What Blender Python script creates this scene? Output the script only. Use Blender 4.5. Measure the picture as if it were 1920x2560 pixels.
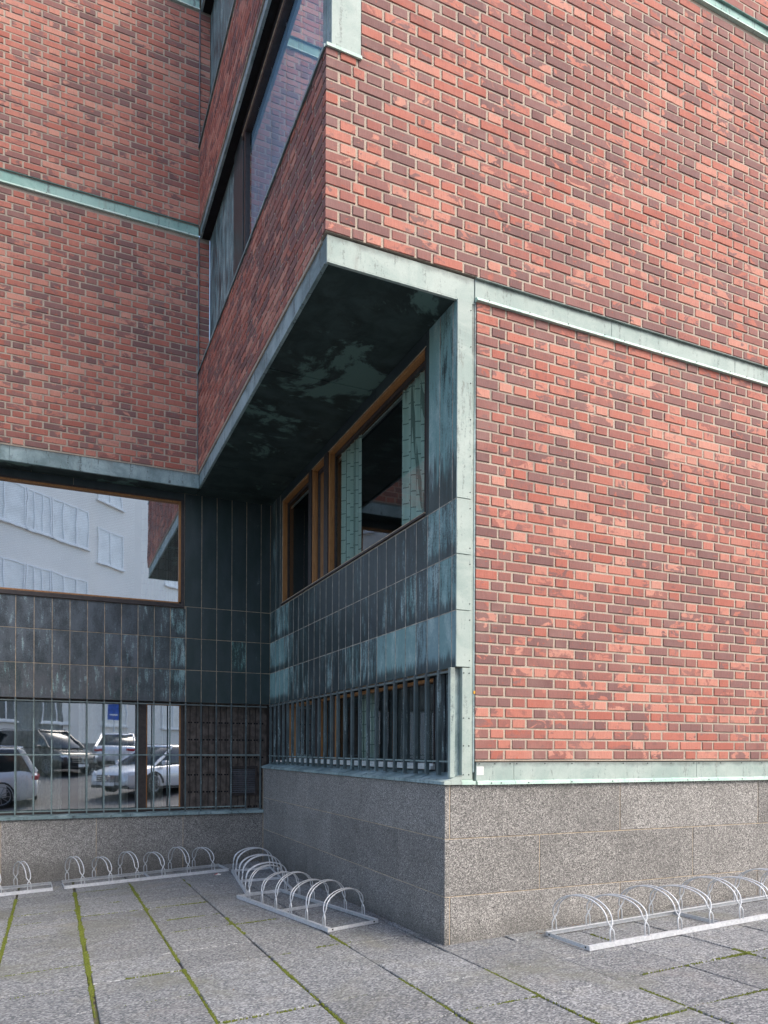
import bpy, bmesh, math, random
from mathutils import Matrix, Vector

for o in list(bpy.data.objects):
    bpy.data.objects.remove(o)
S = bpy.context.scene
COL = S.collection
R = math.radians
rnd = random.Random(7)

# ------------------------------------------------------------------ camera
CAM_H, FPX, YAW, ROLL, CX, CY = 1.65, 1849.4, R(24.132), R(0.248), 960.0, 1875.36
fw = Vector((math.sin(YAW), math.cos(YAW), 0)); rt = Vector((math.cos(YAW), -math.sin(YAW), 0)); up = Vector((0, 0, 1))
cr = rt * math.cos(ROLL) + up * math.sin(ROLL); cu = up * math.cos(ROLL) - rt * math.sin(ROLL)
cam = bpy.data.cameras.new('camera'); camo = bpy.data.objects.new('camera', cam); COL.objects.link(camo)
M = Matrix((cr, cu, -fw)).transposed().to_4x4(); M.translation = Vector((0, 0, CAM_H)); camo.matrix_world = M
cam.sensor_fit = 'HORIZONTAL'; cam.sensor_width = 36; cam.lens = FPX / 1920 * 36
cam.shift_x = 0; cam.shift_y = (CY - 1280) / 1920; cam.clip_start = 0.05; cam.clip_end = 3000
S.camera = camo

# ------------------------------------------------------------------ light
SUN_EL, SUN_AZ = R(47), R(180 - 29)          # azimuth: angle from +Y towards +X of the place the sun stands
W = bpy.data.worlds.new('World'); S.world = W; W.use_nodes = True
wn = W.node_tree; wn.nodes.clear()
sky = wn.nodes.new('ShaderNodeTexSky'); sky.sky_type = 'NISHITA'; sky.sun_disc = False
sky.sun_elevation = SUN_EL; sky.sun_rotation = SUN_AZ; sky.air_density = 1.0; sky.dust_density = 3.0; sky.ozone_density = 1.0
bg = wn.nodes.new('ShaderNodeBackground'); bg.inputs[1].default_value = 0.15
wo = wn.nodes.new('ShaderNodeOutputWorld'); wn.links.new(sky.outputs[0], bg.inputs[0]); wn.links.new(bg.outputs[0], wo.inputs[0])
sl = bpy.data.lights.new('sun', 'SUN'); sl.energy = 0.75; sl.angle = R(30); sl.color = (1.0, 0.90, 0.78)
so = bpy.data.objects.new('sun', sl); COL.objects.link(so)
sdir = Vector((math.sin(SUN_AZ) * math.cos(SUN_EL), math.cos(SUN_AZ) * math.cos(SUN_EL), math.sin(SUN_EL)))
so.rotation_euler = sdir.to_track_quat('Z', 'Y').to_euler(); so.location = sdir * 60
S.view_settings.view_transform = 'Standard'; S.view_settings.look = 'None'; S.view_settings.gamma = 1
S.view_settings.use_curve_mapping = False; S.view_settings.exposure = 1.42

# ------------------------------------------------------------------ place
yR, yL, yI = 5.5575, 11.19, 11.545          # right facade, upper left facade, recessed lower left facade
xo, xf, xr, xp, xb, xw = 1.958, 1.98, 3.17, 3.063, 3.36, 2.125
z1, z2, z4, z5 = 5.537, 5.765, 9.26, 9.43
zA, zB, zC, zD = 3.828, 3.345, 2.861, 2.37
XL, XR_, ZT = -6.0, 9.4, 14.2               # how far the building is built
def gz(x, y):
    z = -0.0447 + 0.03856 * max(-14, min(14, x)) - 0.01686 * max(-4, min(13, y))
    if y < -0.5: z += 0.062 * min(-0.5 - y, 12)
    return z
def px(p):
    d = Vector(p) - Vector((0, 0, CAM_H)); w = d.dot(fw)
    return (CX + FPX * d.dot(cr) / w, CY - FPX * d.dot(cu) / w, w)

# ------------------------------------------------------------------ material helpers
class G:
    def __init__(s, name):
        s.m = bpy.data.materials.new(name); s.m.use_nodes = True; s.t = s.m.node_tree; s.t.nodes.clear()
        s.out = s.n('ShaderNodeOutputMaterial'); s.b = s.n('ShaderNodeBsdfPrincipled'); s.l(s.b, s.out, 0)
    def n(s, t, **k):
        x = s.t.nodes.new(t)
        for a, v in k.items(): setattr(x, a, v)
        return x
    def l(s, a, b, i, o=0):
        if not hasattr(a, 'is_output'): a = a.outputs[o]
        s.t.links.new(a, b.inputs[i])
    def pos(s):
        return s.n('ShaderNodeNewGeometry').outputs['Position']
    def mul(s, v, xyz, add=None):
        m = s.n('ShaderNodeVectorMath', operation='MULTIPLY'); s.l(v, m, 0); m.inputs[1].default_value = xyz
        if add is not None:
            a = s.n('ShaderNodeVectorMath', operation='ADD'); s.l(m, a, 0); s.l(add, a, 1); return a.outputs[0]
        return m.outputs[0]
    def noise(s, v, scale, detail=4, rough=.55, dist=0):
        x = s.n('ShaderNodeTexNoise'); s.l(v, x, 'Vector'); x.inputs['Scale'].default_value = scale
        x.inputs['Detail'].default_value = detail; x.inputs['Roughness'].default_value = rough; x.inputs['Distortion'].default_value = dist
        return x.outputs['Fac']
    def vor(s, v, scale, feature='F1', out='Distance'):
        x = s.n('ShaderNodeTexVoronoi', feature=feature); s.l(v, x, 'Vector'); x.inputs['Scale'].default_value = scale
        return x.outputs[out]
    def math(s, op, a, b=0.5, c=None, clamp=False):
        x = s.n('ShaderNodeMath', operation=op, use_clamp=clamp)
        for i, v in enumerate((a, b, c)):
            if v is None: continue
            if isinstance(v, (int, float)): x.inputs[i].default_value = v
            else: s.l(v, x, i)
        return x.outputs[0]
    def step(s, v, lo, hi, a=0.0, b=1.0):
        x = s.n('ShaderNodeMapRange', interpolation_type='SMOOTHSTEP'); s.l(v, x, 0)
        for i, q in ((1, lo), (2, hi), (3, a), (4, b)): x.inputs[i].default_value = q
        return x.outputs[0]
    def ramp(s, v, stops):
        x = s.n('ShaderNodeValToRGB'); e = x.color_ramp.elements
        while len(e) < len(stops): e.new(0.5)
        for i, (p, c) in enumerate(stops): e[i].position = p; e[i].color = (*c, 1)
        s.l(v, x, 0); return x.outputs[0]
    def mix(s, f, a, b, mode='MIX'):
        x = s.n('ShaderNodeMix', data_type='RGBA', blend_type=mode)
        for i, v in ((0, f), (6, a), (7, b)):
            if isinstance(v, (int, float)): x.inputs[i].default_value = v
            elif isinstance(v, tuple): x.inputs[i].default_value = (*v, 1)
            else: s.l(v, x, i)
        return x.outputs[2]
    def set(s, color=None, rough=None, metal=None, bump=None, dist=.002, strength=1.0, spec=None):
        for k, v in (('Base Color', color), ('Roughness', rough), ('Metallic', metal), ('Specular IOR Level', spec)):
            if v is None: continue
            if isinstance(v, (int, float)): s.b.inputs[k].default_value = v
            elif isinstance(v, tuple): s.b.inputs[k].default_value = (*v, 1)
            else: s.l(v, s.b, k)
        if bump is not None:
            x = s.n('ShaderNodeBump'); x.inputs['Strength'].default_value = strength; x.inputs['Distance'].default_value = dist
            s.l(bump, x, 'Height'); s.l(x, s.b, 'Normal')
        return s.m
MATS = {}
def simple(name, c, rough=.6, metal=0, var=.25, scale=8, bump=.0015, spec=None):
    g = G(name); p = g.pos(); n = g.noise(p, scale, 6, .6); n2 = g.noise(p, scale * 12, 4, .6)
    col = g.mix(g.step(n, .3, .7), tuple(x * (1 - var) for x in c), tuple(min(1, x * (1 + var)) for x in c))
    g.set(col, g.step(n2, .2, .8, max(.02, rough - .1), min(1, rough + .1)), metal, n2, bump, .5, spec)
    MATS[name] = g.m; return g.m

def brick_material(name, single):
    g = G(name); p = g.pos()
    if single: r = g.n('ShaderNodeObjectInfo').outputs['Random']
    else: r = g.n('ShaderNodeAttribute', attribute_name='rnd').outputs['Fac']
    r2 = g.math('FRACT', g.math('MULTIPLY', r, 17.31)); r3 = g.math('FRACT', g.math('MULTIPLY', r, 53.77))
    cv = g.n('ShaderNodeCombineXYZ'); g.l(g.math('MULTIPLY', r, 30), cv, 0); g.l(g.math('MULTIPLY', r2, 30), cv, 2)
    pv = g.mul(p, (1, 1, 1.5), cv.outputs[0])
    blot = g.noise(pv, 6.8, 6, .60, .7); big = g.noise(p, .8, 4, .55)
    fine = g.noise(p, 160, 4, .7); streak = g.noise(g.mul(p, (150, 150, 14)), 1, 3, .6); pit = g.noise(p, 420, 2, .7)
    # light, orange-fired skin against brown-violet overfired skin
    light = g.ramp(r2, [(0, (.34, .115, .085)), (.35, (.41, .152, .112)), (.7, (.45, .188, .140)), (1, (.50, .24, .180))])
    dark = g.ramp(r3, [(0, (.175, .092, .085)), (.4, (.225, .118, .106)), (.75, (.265, .115, .096)), (1, (.31, .118, .094))])
    bias = g.math('ADD', g.math('MULTIPLY', g.math('SUBTRACT', r, .5), .44), g.math('MULTIPLY', g.math('SUBTRACT', big, .5), .75))
    sy = g.n('ShaderNodeSeparateXYZ'); g.l(p, sy, 0); bias = g.math('ADD', bias, g.step(sy.outputs[1], 5.0, 12.0, -.055, .07))
    mk = g.step(g.math('ADD', blot, bias), .475, .535)
    c = g.mix(mk, dark, light)
    spot = g.step(g.noise(pv, 30, 2, .5), .66, .72)
    c = g.mix(g.math('MULTIPLY', spot, .5), c, (.42, .085, .045))
    soot = g.step(g.noise(pv, 13, 4, .6), .52, .72, 0, .55)
    c = g.mix(g.math('MULTIPLY', soot, g.step(r3, .3, .9)), c, (.135, .085, .085))
    v = g.math('ADD', g.math('MULTIPLY', g.math('SUBTRACT', fine, .5), .55), g.math('MULTIPLY', g.math('SUBTRACT', streak, .5), .55))
    v = g.math('ADD', v, g.math('MULTIPLY', g.step(pit, .66, .76), -.25))
    hs = g.n('ShaderNodeHueSaturation'); g.l(c, hs, 'Color'); g.l(g.math('ADD', v, 1.0), hs, 'Value')
    c = g.mix(g.step(g.noise(p, 2.3, 5, .6), .50, .75, 0, .22), hs.outputs[0], (.40, .26, .21))   # pale lime bloom
    h = g.math('ADD', g.math('MULTIPLY', fine, .6), g.math('MULTIPLY', streak, .4))
    g.set(c, g.step(blot, .3, .7, .72, .9), 0, h, .003, .6, .3)
    return g.m

def mortar_material():
    g = G('mortar'); p = g.pos(); n = g.noise(p, 90, 5, .7); b = g.noise(p, 1.2, 4, .6)
    c = g.mix(g.step(n, .25, .75), (.31, .255, .20), (.52, .44, .355)); c = g.mix(g.step(b, .45, .7, 0, .5), c, (.215, .19, .165))
    return g.set(c, .95, 0, n, .004, .8)

def patina(name, base, lightc, darkc, amt=.5, grime=.6):
    """weathered copper: verdigris with runs and a brown rest; obj.color shifts it panel by panel"""
    g = G(name); p = g.pos()
    run = g.noise(g.mul(p, (17, 17, 2.4)), 1, 7, .72, .4); cloud = g.noise(p, 2.2, 7, .66, .8); fine = g.noise(p, 130, 4, .75); sp = g.noise(p, 48, 5, .75)
    c = g.mix(g.step(cloud, .32, .68), base, lightc)
    c = g.mix(g.step(g.math('ADD', run, g.math('MULTIPLY', g.math('SUBTRACT', sp, .5), .45)), .56, .66, 0, amt), c, darkc)
    c = g.mix(g.step(sp, .62, .70, 0, .35), c, tuple(x * .55 for x in base))
    gz_ = g.n('ShaderNodeSeparateXYZ'); g.l(g.n('ShaderNodeTexCoord').outputs['Generated'], gz_, 0)
    gr_ = g.step(g.math('ADD', gz_.outputs[2], g.math('MULTIPLY', g.math('SUBTRACT', g.noise(p, 4.5, 6, .7), .5), .7)), .72, 1.0, 0, grime)
    c = g.mix(gr_, c, (.085, .09, .088)); c = g.mix(g.step(g.noise(g.mul(p, (6, 6, 1.2)), 1, 6, .7), .58, .72, 0, .4), c, (.19, .17, .14))
    hs = g.n('ShaderNodeHueSaturation'); g.l(c, hs, 'Color'); g.l(g.math('ADD', g.math('MULTIPLY', g.math('SUBTRACT', fine, .5), .5), 1), hs, 'Value')
    return g.set(hs.outputs[0], g.step(fine, .2, .8, .5, .75), 0, fine, .0015, .5, .35)

def panel_material():
    """dark oxidised copper panels; object colour r = verdigris amount, g = hue (0 slate blue, 1 green), b = brown amount, a unused"""
    g = G('dark_copper_panel'); p = g.pos(); oi = g.n('ShaderNodeObjectInfo')
    sc = g.n('ShaderNodeSeparateColor'); g.l(oi.outputs['Color'], sc, 0); a, h, br = sc.outputs[0], sc.outputs[1], sc.outputs[2]
    cv = g.n('ShaderNodeCombineXYZ'); g.l(g.math('MULTIPLY', oi.outputs['Random'], 9), cv, 0); g.l(g.math('MULTIPLY', oi.outputs['Random'], 5), cv, 2)
    run = g.noise(g.mul(p, (22, 22, 3.0), cv.outputs[0]), 1, 7, .72, .3); cloud = g.noise(g.mul(p, (5, 5, 2.2), cv.outputs[0]), 1, 5, .6)
    sp = g.noise(p, 75, 5, .8); fine = g.noise(p, 190, 3, .7)
    fz = g.n('ShaderNodeSeparateXYZ'); g.l(g.n('ShaderNodeTexCoord').outputs['Generated'], fz, 0)
    hgt = g.math('ADD', fz.outputs[2], g.math('MULTIPLY', g.math('SUBTRACT', run, .5), .7))
    dk = g.mix(h, (.030, .039, .046), (.022, .044, .042)); dk = g.mix(g.math('MULTIPLY', g.step(cloud, .35, .65), .55), dk, (.052, .070, .076))
    fro = g.math('MULTIPLY', br, g.step(g.math('ADD', cloud, g.math('MULTIPLY', g.math('SUBTRACT', sp, .5), .8)), .28, .62))
    dk = g.mix(fro, dk, g.mix(h, (.100, .122, .146), (.108, .104, .110)))
    vg = g.mix(h, (.21, .30, .34), (.17, .36, .32)); vg = g.mix(g.step(g.math('ADD', cloud, g.math('MULTIPLY', g.math('SUBTRACT', sp, .5), .6)), .45, .8), vg, (.42, .55, .54))
    q = g.math('ADD', g.math('MULTIPLY', run, .72), g.math('MULTIPLY', cloud, .28)); q = g.math('ADD', q, g.math('MULTIPLY', g.math('SUBTRACT', sp, .5), .42))
    q = g.math('ADD', q, g.math('MULTIPLY', g.math('SUBTRACT', a, .5), .46))
    mk = g.math('MULTIPLY', g.step(q, .47, .63), g.step(hgt, .10, .30, .12, 1.0))
    c = g.mix(g.math('MULTIPLY', mk, .92), dk, vg)
    c = g.mix(g.math('MULTIPLY', g.step(sp, .60, .74), .35), c, (.13, .18, .19))
    return g.set(c, g.step(mk, 0, 1, .38, .7), 0, g.math('ADD', fine, sp), .0012, .5, .45)

def granite(name, c0, c1, c2, warm=.0, scale=1.0):
    g = G(name); p = g.pos(); oi = g.n('ShaderNodeObjectInfo')
    v = g.vor(p, 150 * scale, out='Color'); sv = g.n('ShaderNodeSeparateColor'); g.l(v, sv, 0)
    n = g.noise(p, 85 * scale, 4, .7); big = g.noise(p, 1.7, 6, .66, .6); f = g.noise(p, 260 * scale, 2, .7)
    k = g.math('ADD', g.math('MULTIPLY', sv.outputs[0], .55), g.math('MULTIPLY', n, .45))
    c = g.ramp(k, [(.22, c0), (.45, c1), (.56, c1), (.80, c2)])
    c = g.mix(g.step(big, .42, .72, 0, .38), c, tuple(x * .55 for x in c1))
    zc = g.n('ShaderNodeSeparateXYZ'); g.l(p, zc, 0); sd = g.step(g.math('ADD', zc.outputs[2], g.math('MULTIPLY', g.math('SUBTRACT', g.noise(p, 5, 6, .7), .5), .55)), -.15, .26, .6, 0)
    c = g.mix(sd, c, (.085, .082, .072)); run = g.step(g.noise(g.mul(p, (9, 9, .9)), 1, 5, .65), .56, .74, 0, .3); c = g.mix(run, c, (.10, .10, .095))
    hs = g.n('ShaderNodeHueSaturation'); g.l(c, hs, 'Color')
    g.l(g.math('ADD', g.math('ADD', g.math('MULTIPLY', oi.outputs['Random'], .30), .85), g.math('MULTIPLY', g.math('SUBTRACT', f, .5), .3)), hs, 'Value')
    return g.set(hs.outputs[0], .85, 0, g.math('ADD', n, f), .003, .6, .3)

def slab_material():
    g = G('paving_slab_aggregate'); p = g.pos(); oi = g.n('ShaderNodeObjectInfo')
    q = g.mul(p, (1, 1.7, 1)); v = g.vor(q, 66, out='Color'); sv = g.n('ShaderNodeSeparateColor'); g.l(v, sv, 0)
    n = g.noise(q, 40, 6, .75); n1 = g.noise(p, 95, 4, .75); big = g.noise(p, 1.0, 6, .6, .6); mid = g.noise(p, 4.5, 5, .65)
    k = g.math('ADD', g.math('MULTIPLY', sv.outputs[1], .38), g.math('ADD', g.math('MULTIPLY', n, .35), g.math('MULTIPLY', n1, .27)))
    c = g.ramp(k, [(.25, (.055, .059, .064)), (.44, (.155, .163, .170)), (.55, (.222, .228, .228)), (.76, (.46, .465, .46))])
    c = g.mix(g.step(mid, .5, .8, 0, .35), c, (.28, .265, .21))
    c = g.mix(g.step(big, .50, .70, 0, .6), c, (.165, .165, .125))
    pk = g.step(g.noise(g.mul(p, (1, 1.4, 1)), .8, 5, .6), .60, .74, 0, .3); c = g.mix(pk, c, (.36, .315, .28))
    hs = g.n('ShaderNodeHueSaturation'); g.l(c, hs, 'Color'); g.l(g.math('ADD', g.math('MULTIPLY', oi.outputs['Random'], .22), .86), hs, 'Value')
    return g.set(hs.outputs[0], g.step(n, .3, .7, .7, .95), 0, g.math('ADD', n, n1), .007, .8, .3)

def glass_material(name, refl, tint):
    g = G(name); p = g.pos()
    w = g.noise(g.mul(p, (1, 1, .55)), 2.6, 2, .5)
    bu = g.n('ShaderNodeBump'); bu.inputs['Strength'].default_value = .025; bu.inputs['Distance'].default_value = .02; g.l(w, bu, 'Height')
    gl = g.n('ShaderNodeBsdfGlossy'); gl.inputs['Roughness'].default_value = .012; gl.inputs['Color'].default_value = (.93, .97, 1, 1); g.l(bu, gl, 'Normal')
    tr = g.n('ShaderNodeBsdfTransparent'); tr.inputs['Color'].default_value = (*tint, 1)
    fr = g.n('ShaderNodeFresnel'); fr.inputs['IOR'].default_value = 1.5
    f = g.math('ADD', g.math('MULTIPLY', fr.outputs[0], 1.0 - refl), refl, clamp=True)
    mx = g.n('ShaderNodeMixShader'); g.l(f, mx, 0); g.l(tr, mx, 1); g.l(gl, mx, 2); g.l(mx, g.out, 0)
    return g.m

def wood_material():
    g = G('orange_wood'); p = g.pos(); n = g.noise(g.mul(p, (60, 60, 5)), 1, 5, .65); b = g.noise(p, 5, 4, .6)
    c = g.ramp(n, [(.25, (.20, .085, .026)), (.5, (.33, .15, .045)), (.8, (.43, .21, .075))])
    c = g.mix(g.step(b, .5, .8, 0, .5), c, (.20, .085, .03))
    return g.set(c, .55, 0, n, .001, .5)

def soffit_material():
    g = G('soffit_copper'); p = g.pos()
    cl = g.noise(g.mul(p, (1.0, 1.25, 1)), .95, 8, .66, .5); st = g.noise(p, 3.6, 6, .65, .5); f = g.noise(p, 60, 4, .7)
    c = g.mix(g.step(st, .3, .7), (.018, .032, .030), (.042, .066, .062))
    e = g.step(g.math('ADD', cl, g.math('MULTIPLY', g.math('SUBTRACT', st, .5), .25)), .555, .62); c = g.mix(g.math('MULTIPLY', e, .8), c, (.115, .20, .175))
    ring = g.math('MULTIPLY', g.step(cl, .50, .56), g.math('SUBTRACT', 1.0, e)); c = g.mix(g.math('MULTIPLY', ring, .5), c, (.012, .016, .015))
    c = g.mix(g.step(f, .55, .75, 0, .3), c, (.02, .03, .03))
    return g.set(c, .6, 0, f, .001, .4, .35)

def moss_material():
    g = G('moss_green'); p = g.pos(); n = g.noise(p, 90, 4, .7); b = g.noise(p, 3.5, 3, .6)
    c = g.ramp(n, [(.25, (.035, .045, .010)), (.5, (.105, .130, .022)), (.8, (.25, .26, .06))])
    c = g.mix(g.step(b, .5, .75, 0, .6), c, (.085, .095, .02))
    return g.set(c, .9, 0, n, .004, .7, .2)

def joint_material():
    g = G('joint_sand'); p = g.pos(); n = g.noise(p, 120, 4, .7); b = g.noise(p, 2.7, 5, .65); e = g.noise(p, 5.5, 4, .6)
    c = g.mix(g.step(b, .50, .60), (.050, .044, .036), (.17, .14, .105)); c = g.mix(g.step(e, .50, .60, 0, .85), c, (.10, .125, .022))
    c = g.mix(g.math('MULTIPLY', n, .5), c, (.06, .055, .045))
    return g.set(c, .97, 0, n, .005, .8)

def facade_material():
    g = G('grey_plaster'); p = g.pos(); n = g.noise(p, 40, 4, .7); b = g.noise(p, .35, 5, .6)
    c = g.mix(g.step(b, .3, .7), (.76, .73, .67), (.84, .80, .73))
    return g.set(c, .9, 0, n, .004, .5)

def steel_material():
    g = G('galvanised_steel'); p = g.pos(); v = g.vor(p, 55, out='Color'); sv = g.n('ShaderNodeSeparateColor'); g.l(v, sv, 0)
    n = g.noise(p, 12, 5, .65); f = g.noise(p, 140, 3, .7)
    c = g.mix(sv.outputs[0], (.54, .56, .58), (.68, .70, .72)); c = g.mix(g.step(n, .55, .8, 0, .4), c, (.42, .42, .42))
    c = g.mix(g.step(f, .62, .78, 0, .25), c, (.24, .18, .13))
    return g.set(c, g.step(n, .3, .7, .38, .6), .35, f, .0008, .4)

def asphalt_material():
    g = G('asphalt'); p = g.pos(); n = g.noise(p, 60, 4, .7); b = g.noise(p, .6, 5, .6)
    c = g.mix(g.step(n, .3, .7), (.060, .060, .062), (.13, .13, .13)); c = g.mix(g.step(b, .4, .7, 0, .5), c, (.15, .15, .15))
    return g.set(c, .9, 0, n, .006, .6)

M_BRICK1 = brick_material('fired_brick', True); M_BRICKN = brick_material('fired_brick_field', False); M_MORTAR = mortar_material()
M_PALE = patina('pale_verdigris', (.27, .345, .315), (.385, .45, .41), (.165, .19, .175), .7)
M_POST = patina('post_verdigris', (.27, .345, .315), (.385, .45, .41), (.165, .19, .175), .7, .08)
M_GREEN = patina('green_verdigris', (.20, .37, .325), (.31, .48, .425), (.13, .165, .16), .8)
M_SLATE = patina('slate_verdigris', (.13, .195, .20), (.32, .42, .43), (.055, .07, .075), .8)
M_LIP = patina('mint_lip', (.36, .53, .455), (.50, .62, .54), (.17, .26, .23), .6)
M_PANEL = panel_material(); M_SOFFIT = soffit_material(); M_WOOD = wood_material()
M_GRAN_R = granite('granite', (.055, .053, .052), (.205, .198, .186), (.52, .50, .465))
M_SLAB = slab_material(); M_JOINT = joint_material(); M_MOSS = moss_material(); M_STEEL = steel_material(); M_ASPH = asphalt_material()
M_TAN = simple('tan_seam', (.44, .36, .26), .8, 0, .3, 14)
M_SEAM = simple('seam_solder', (.40, .37, .31), .7, 0, .4, 12)
M_BLACK = simple('soffit_black', (.010, .011, .012), .7, 0, .3, 10, .001, .2)  # one even near-black colour for soffits, roof and other dark parts
M_FRAME = simple('brown_black_frame', (.035, .028, .027), .5, 0, .3, 20)
M_BOARD = simple('weathered_brown_board', (.090, .074, .064), .75, 0, .45, 9, .003)
M_BAR = patina('grille_bar_paint', (.050, .072, .076), (.10, .135, .14), (.30, .40, .41), .85)
M_RAIL = patina('grille_rail_paint', (.15, .21, .21), (.25, .32, .31), (.05, .06, .06), .6)
M_RAIL2 = patina('corner_bar_patina', (.24, .31, .29), (.36, .43, .39), (.10, .13, .13), .8)
M_CONDUIT = simple('dark_conduit', (.13, .135, .15), .5, .3, .2, 10)
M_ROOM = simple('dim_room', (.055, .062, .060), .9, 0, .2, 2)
M_BLIND = simple('blue_grey_blind', (.50, .72, .88), .8, 0, .04, 3)
def curtain_material():
    g = G('printed_curtain'); p = g.pos(); v = g.n('ShaderNodeTexBrick'); cv = g.n('ShaderNodeCombineXYZ'); sp = g.n('ShaderNodeSeparateXYZ'); g.l(p, sp, 0)
    g.l(g.math('ADD', sp.outputs[0], sp.outputs[1]), cv, 1); g.l(sp.outputs[2], cv, 0); g.l(cv, v, 'Vector')
    v.inputs['Scale'].default_value = 5.5; v.inputs['Mortar Size'].default_value = .035; v.inputs['Brick Width'].default_value = .9; v.inputs['Row Height'].default_value = .28
    v.inputs['Color1'].default_value = (.60, .72, .65, 1); v.inputs['Color2'].default_value = (.50, .63, .56, 1); v.inputs['Mortar'].default_value = (.20, .27, .24, 1)
    return g.set(v.outputs['Color'], .95)
M_CURT = curtain_material()
M_CURTG = simple('grey_sheer_curtain', (.62, .66, .65), .9, 0, .15, 20)
M_GLASS = glass_material('window_glass', .74, (.80, .86, .84)); M_GLASSL = glass_material('street_window_glass', .56, (.85, .90, .88)); M_GLASSD = glass_material('recess_glass', .12, (.92, .97, .95)); M_GLASSU = glass_material('ribbon_glass', .24, (.88, .93, .96))
M_WHITE = simple('sticker_white', (.74, .74, .71), .6, 0, .05, 10, 0)
M_MARK = simple('sticker_mark', (.42, .42, .41), .7, 0, .1, 10, 0)
M_ORANGE = simple('orange_tag', (.72, .36, .03), .6, 0, .08, 10, 0)
M_RED = simple('red_paper', (.50, .07, .06), .7, 0, .1, 10, 0)
M_SCREW = simple('dark_screw', (.03, .035, .035), .5, .4, .2, 10, 0)
M_FACADE = facade_material()

# ------------------------------------------------------------------ mesh helpers
class MB:
    def __init__(s): s.v = []; s.f = []; s.a = []
    def add(s, vs, fs, r=None):
        k = len(s.v); s.v += [tuple(p) for p in vs]; s.f += [tuple(i + k for i in f) for f in fs]
        if r is not None: s.a += [r] * len(fs)
    def box(s, x0, x1, y0, y1, z0, z1):
        s.add([(x0, y0, z0), (x1, y0, z0), (x1, y1, z0), (x0, y1, z0), (x0, y0, z1), (x1, y0, z1), (x1, y1, z1), (x0, y1, z1)],
              [(0, 3, 2, 1), (4, 5, 6, 7), (0, 1, 5, 4), (1, 2, 6, 5), (2, 3, 7, 6), (3, 0, 4, 7)]); return s
    def prism(s, prof, axis, a, b):
        """prof: closed polygon in the two other axes (x: (y,z); y: (x,z); z: (x,y)) swept from a to b"""
        n = len(prof)
        mk = {'x': lambda p, t: (t, p[0], p[1]), 'y': lambda p, t: (p[0], t, p[1]), 'z': lambda p, t: (p[0], p[1], t)}[axis]
        s.add([mk(p, a) for p in prof] + [mk(p, b) for p in prof], [tuple(range(n))[::-1], tuple(range(n, 2 * n))] + [(i, (i + 1) % n, n + (i + 1) % n, n + i) for i in range(n)]); return s
    def tube(s, pts, r, n=8, cap=True):
        pts = [Vector(p) for p in pts]; rings = []; nrm = None
        for i, p in enumerate(pts):
            t = ((pts[min(i + 1, len(pts) - 1)] - p).normalized() + (p - pts[max(i - 1, 0)]).normalized())
            t = t.normalized() if t.length > 1e-6 else Vector((0, 0, 1))
            if nrm is None: nrm = t.orthogonal().normalized()
            nrm = (nrm - t * nrm.dot(t)).normalized(); b = t.cross(nrm)
            rr = r[i] if isinstance(r, (list, tuple)) else r
            rings.append([p + (nrm * math.cos(2 * math.pi * k / n) + b * math.sin(2 * math.pi * k / n)) * rr for k in range(n)])
        fs = []
        for i in range(len(rings) - 1):
            for k in range(n): fs.append((i * n + k, i * n + (k + 1) % n, (i + 1) * n + (k + 1) % n, (i + 1) * n + k))
        if cap: fs += [tuple(range(n))[::-1], tuple((len(rings) - 1) * n + k for k in range(n))]
        s.add([p for q in rings for p in q], fs); return s
    def mesh(s, name, bevel=0, smooth=False):
        m = bpy.data.meshes.new(name); m.from_pydata(s.v, [], s.f)
        bm = bmesh.new(); bm.from_mesh(m); bmesh.ops.recalc_face_normals(bm, faces=bm.faces)
        if bevel: bmesh.ops.bevel(bm, geom=[e for e in bm.edges if e.calc_face_angle(0) > .5], offset=bevel, segments=1, affect='EDGES')
        bm.to_mesh(m); bm.free()
        if s.a and not bevel:
            at = m.attributes.new('rnd', 'FLOAT', 'FACE'); at.data.foreach_set('value', s.a)
        if smooth: m.shade_smooth()
        m.update(); return m
ORIG = {}
def obj(name, mesh, m=None, parent=None, bevel=0, smooth=False, color=None, loc=None):
    if isinstance(mesh, MB): mesh = mesh.mesh(name, bevel, smooth)
    if m is not None and not mesh.materials: mesh.materials.append(m)
    o = bpy.data.objects.new(name, mesh); COL.objects.link(o)
    if parent is not None:
        o.parent = parent
        if parent.name in ORIG: o.matrix_parent_inverse = Matrix.Translation(-Vector(ORIG[parent.name]))
    if loc is not None: o.location = loc
    if color: o.color = color
    return o
def box(*a): return MB().box(*a)
def pane_y(x0, x1, y, z0, z1_): m = MB(); m.add([(x0, y, z0), (x1, y, z0), (x1, y, z1_), (x0, y, z1_)], [(0, 1, 2, 3)]); return m
def pane_x(x, y0, y1, z0, z1_): m = MB(); m.add([(x, y1, z0), (x, y0, z0), (x, y0, z1_), (x, y1, z1_)], [(0, 1, 2, 3)]); return m
def tag(o, label, cat, group=None, kind=None):
    o['label'] = label
    if cat: o['category'] = cat
    if group: o['group'] = group
    if kind: o['kind'] = kind
    return o
def thing(name, loc, label, cat, group=None, world=True, rotz=0):
    o = bpy.data.objects.new(name, None); COL.objects.link(o); o.location = loc; o.rotation_euler = (0, 0, rotz); o.empty_display_size = .2
    if world: ORIG[o.name] = tuple(loc)
    return tag(o, label, cat, group)

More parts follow.
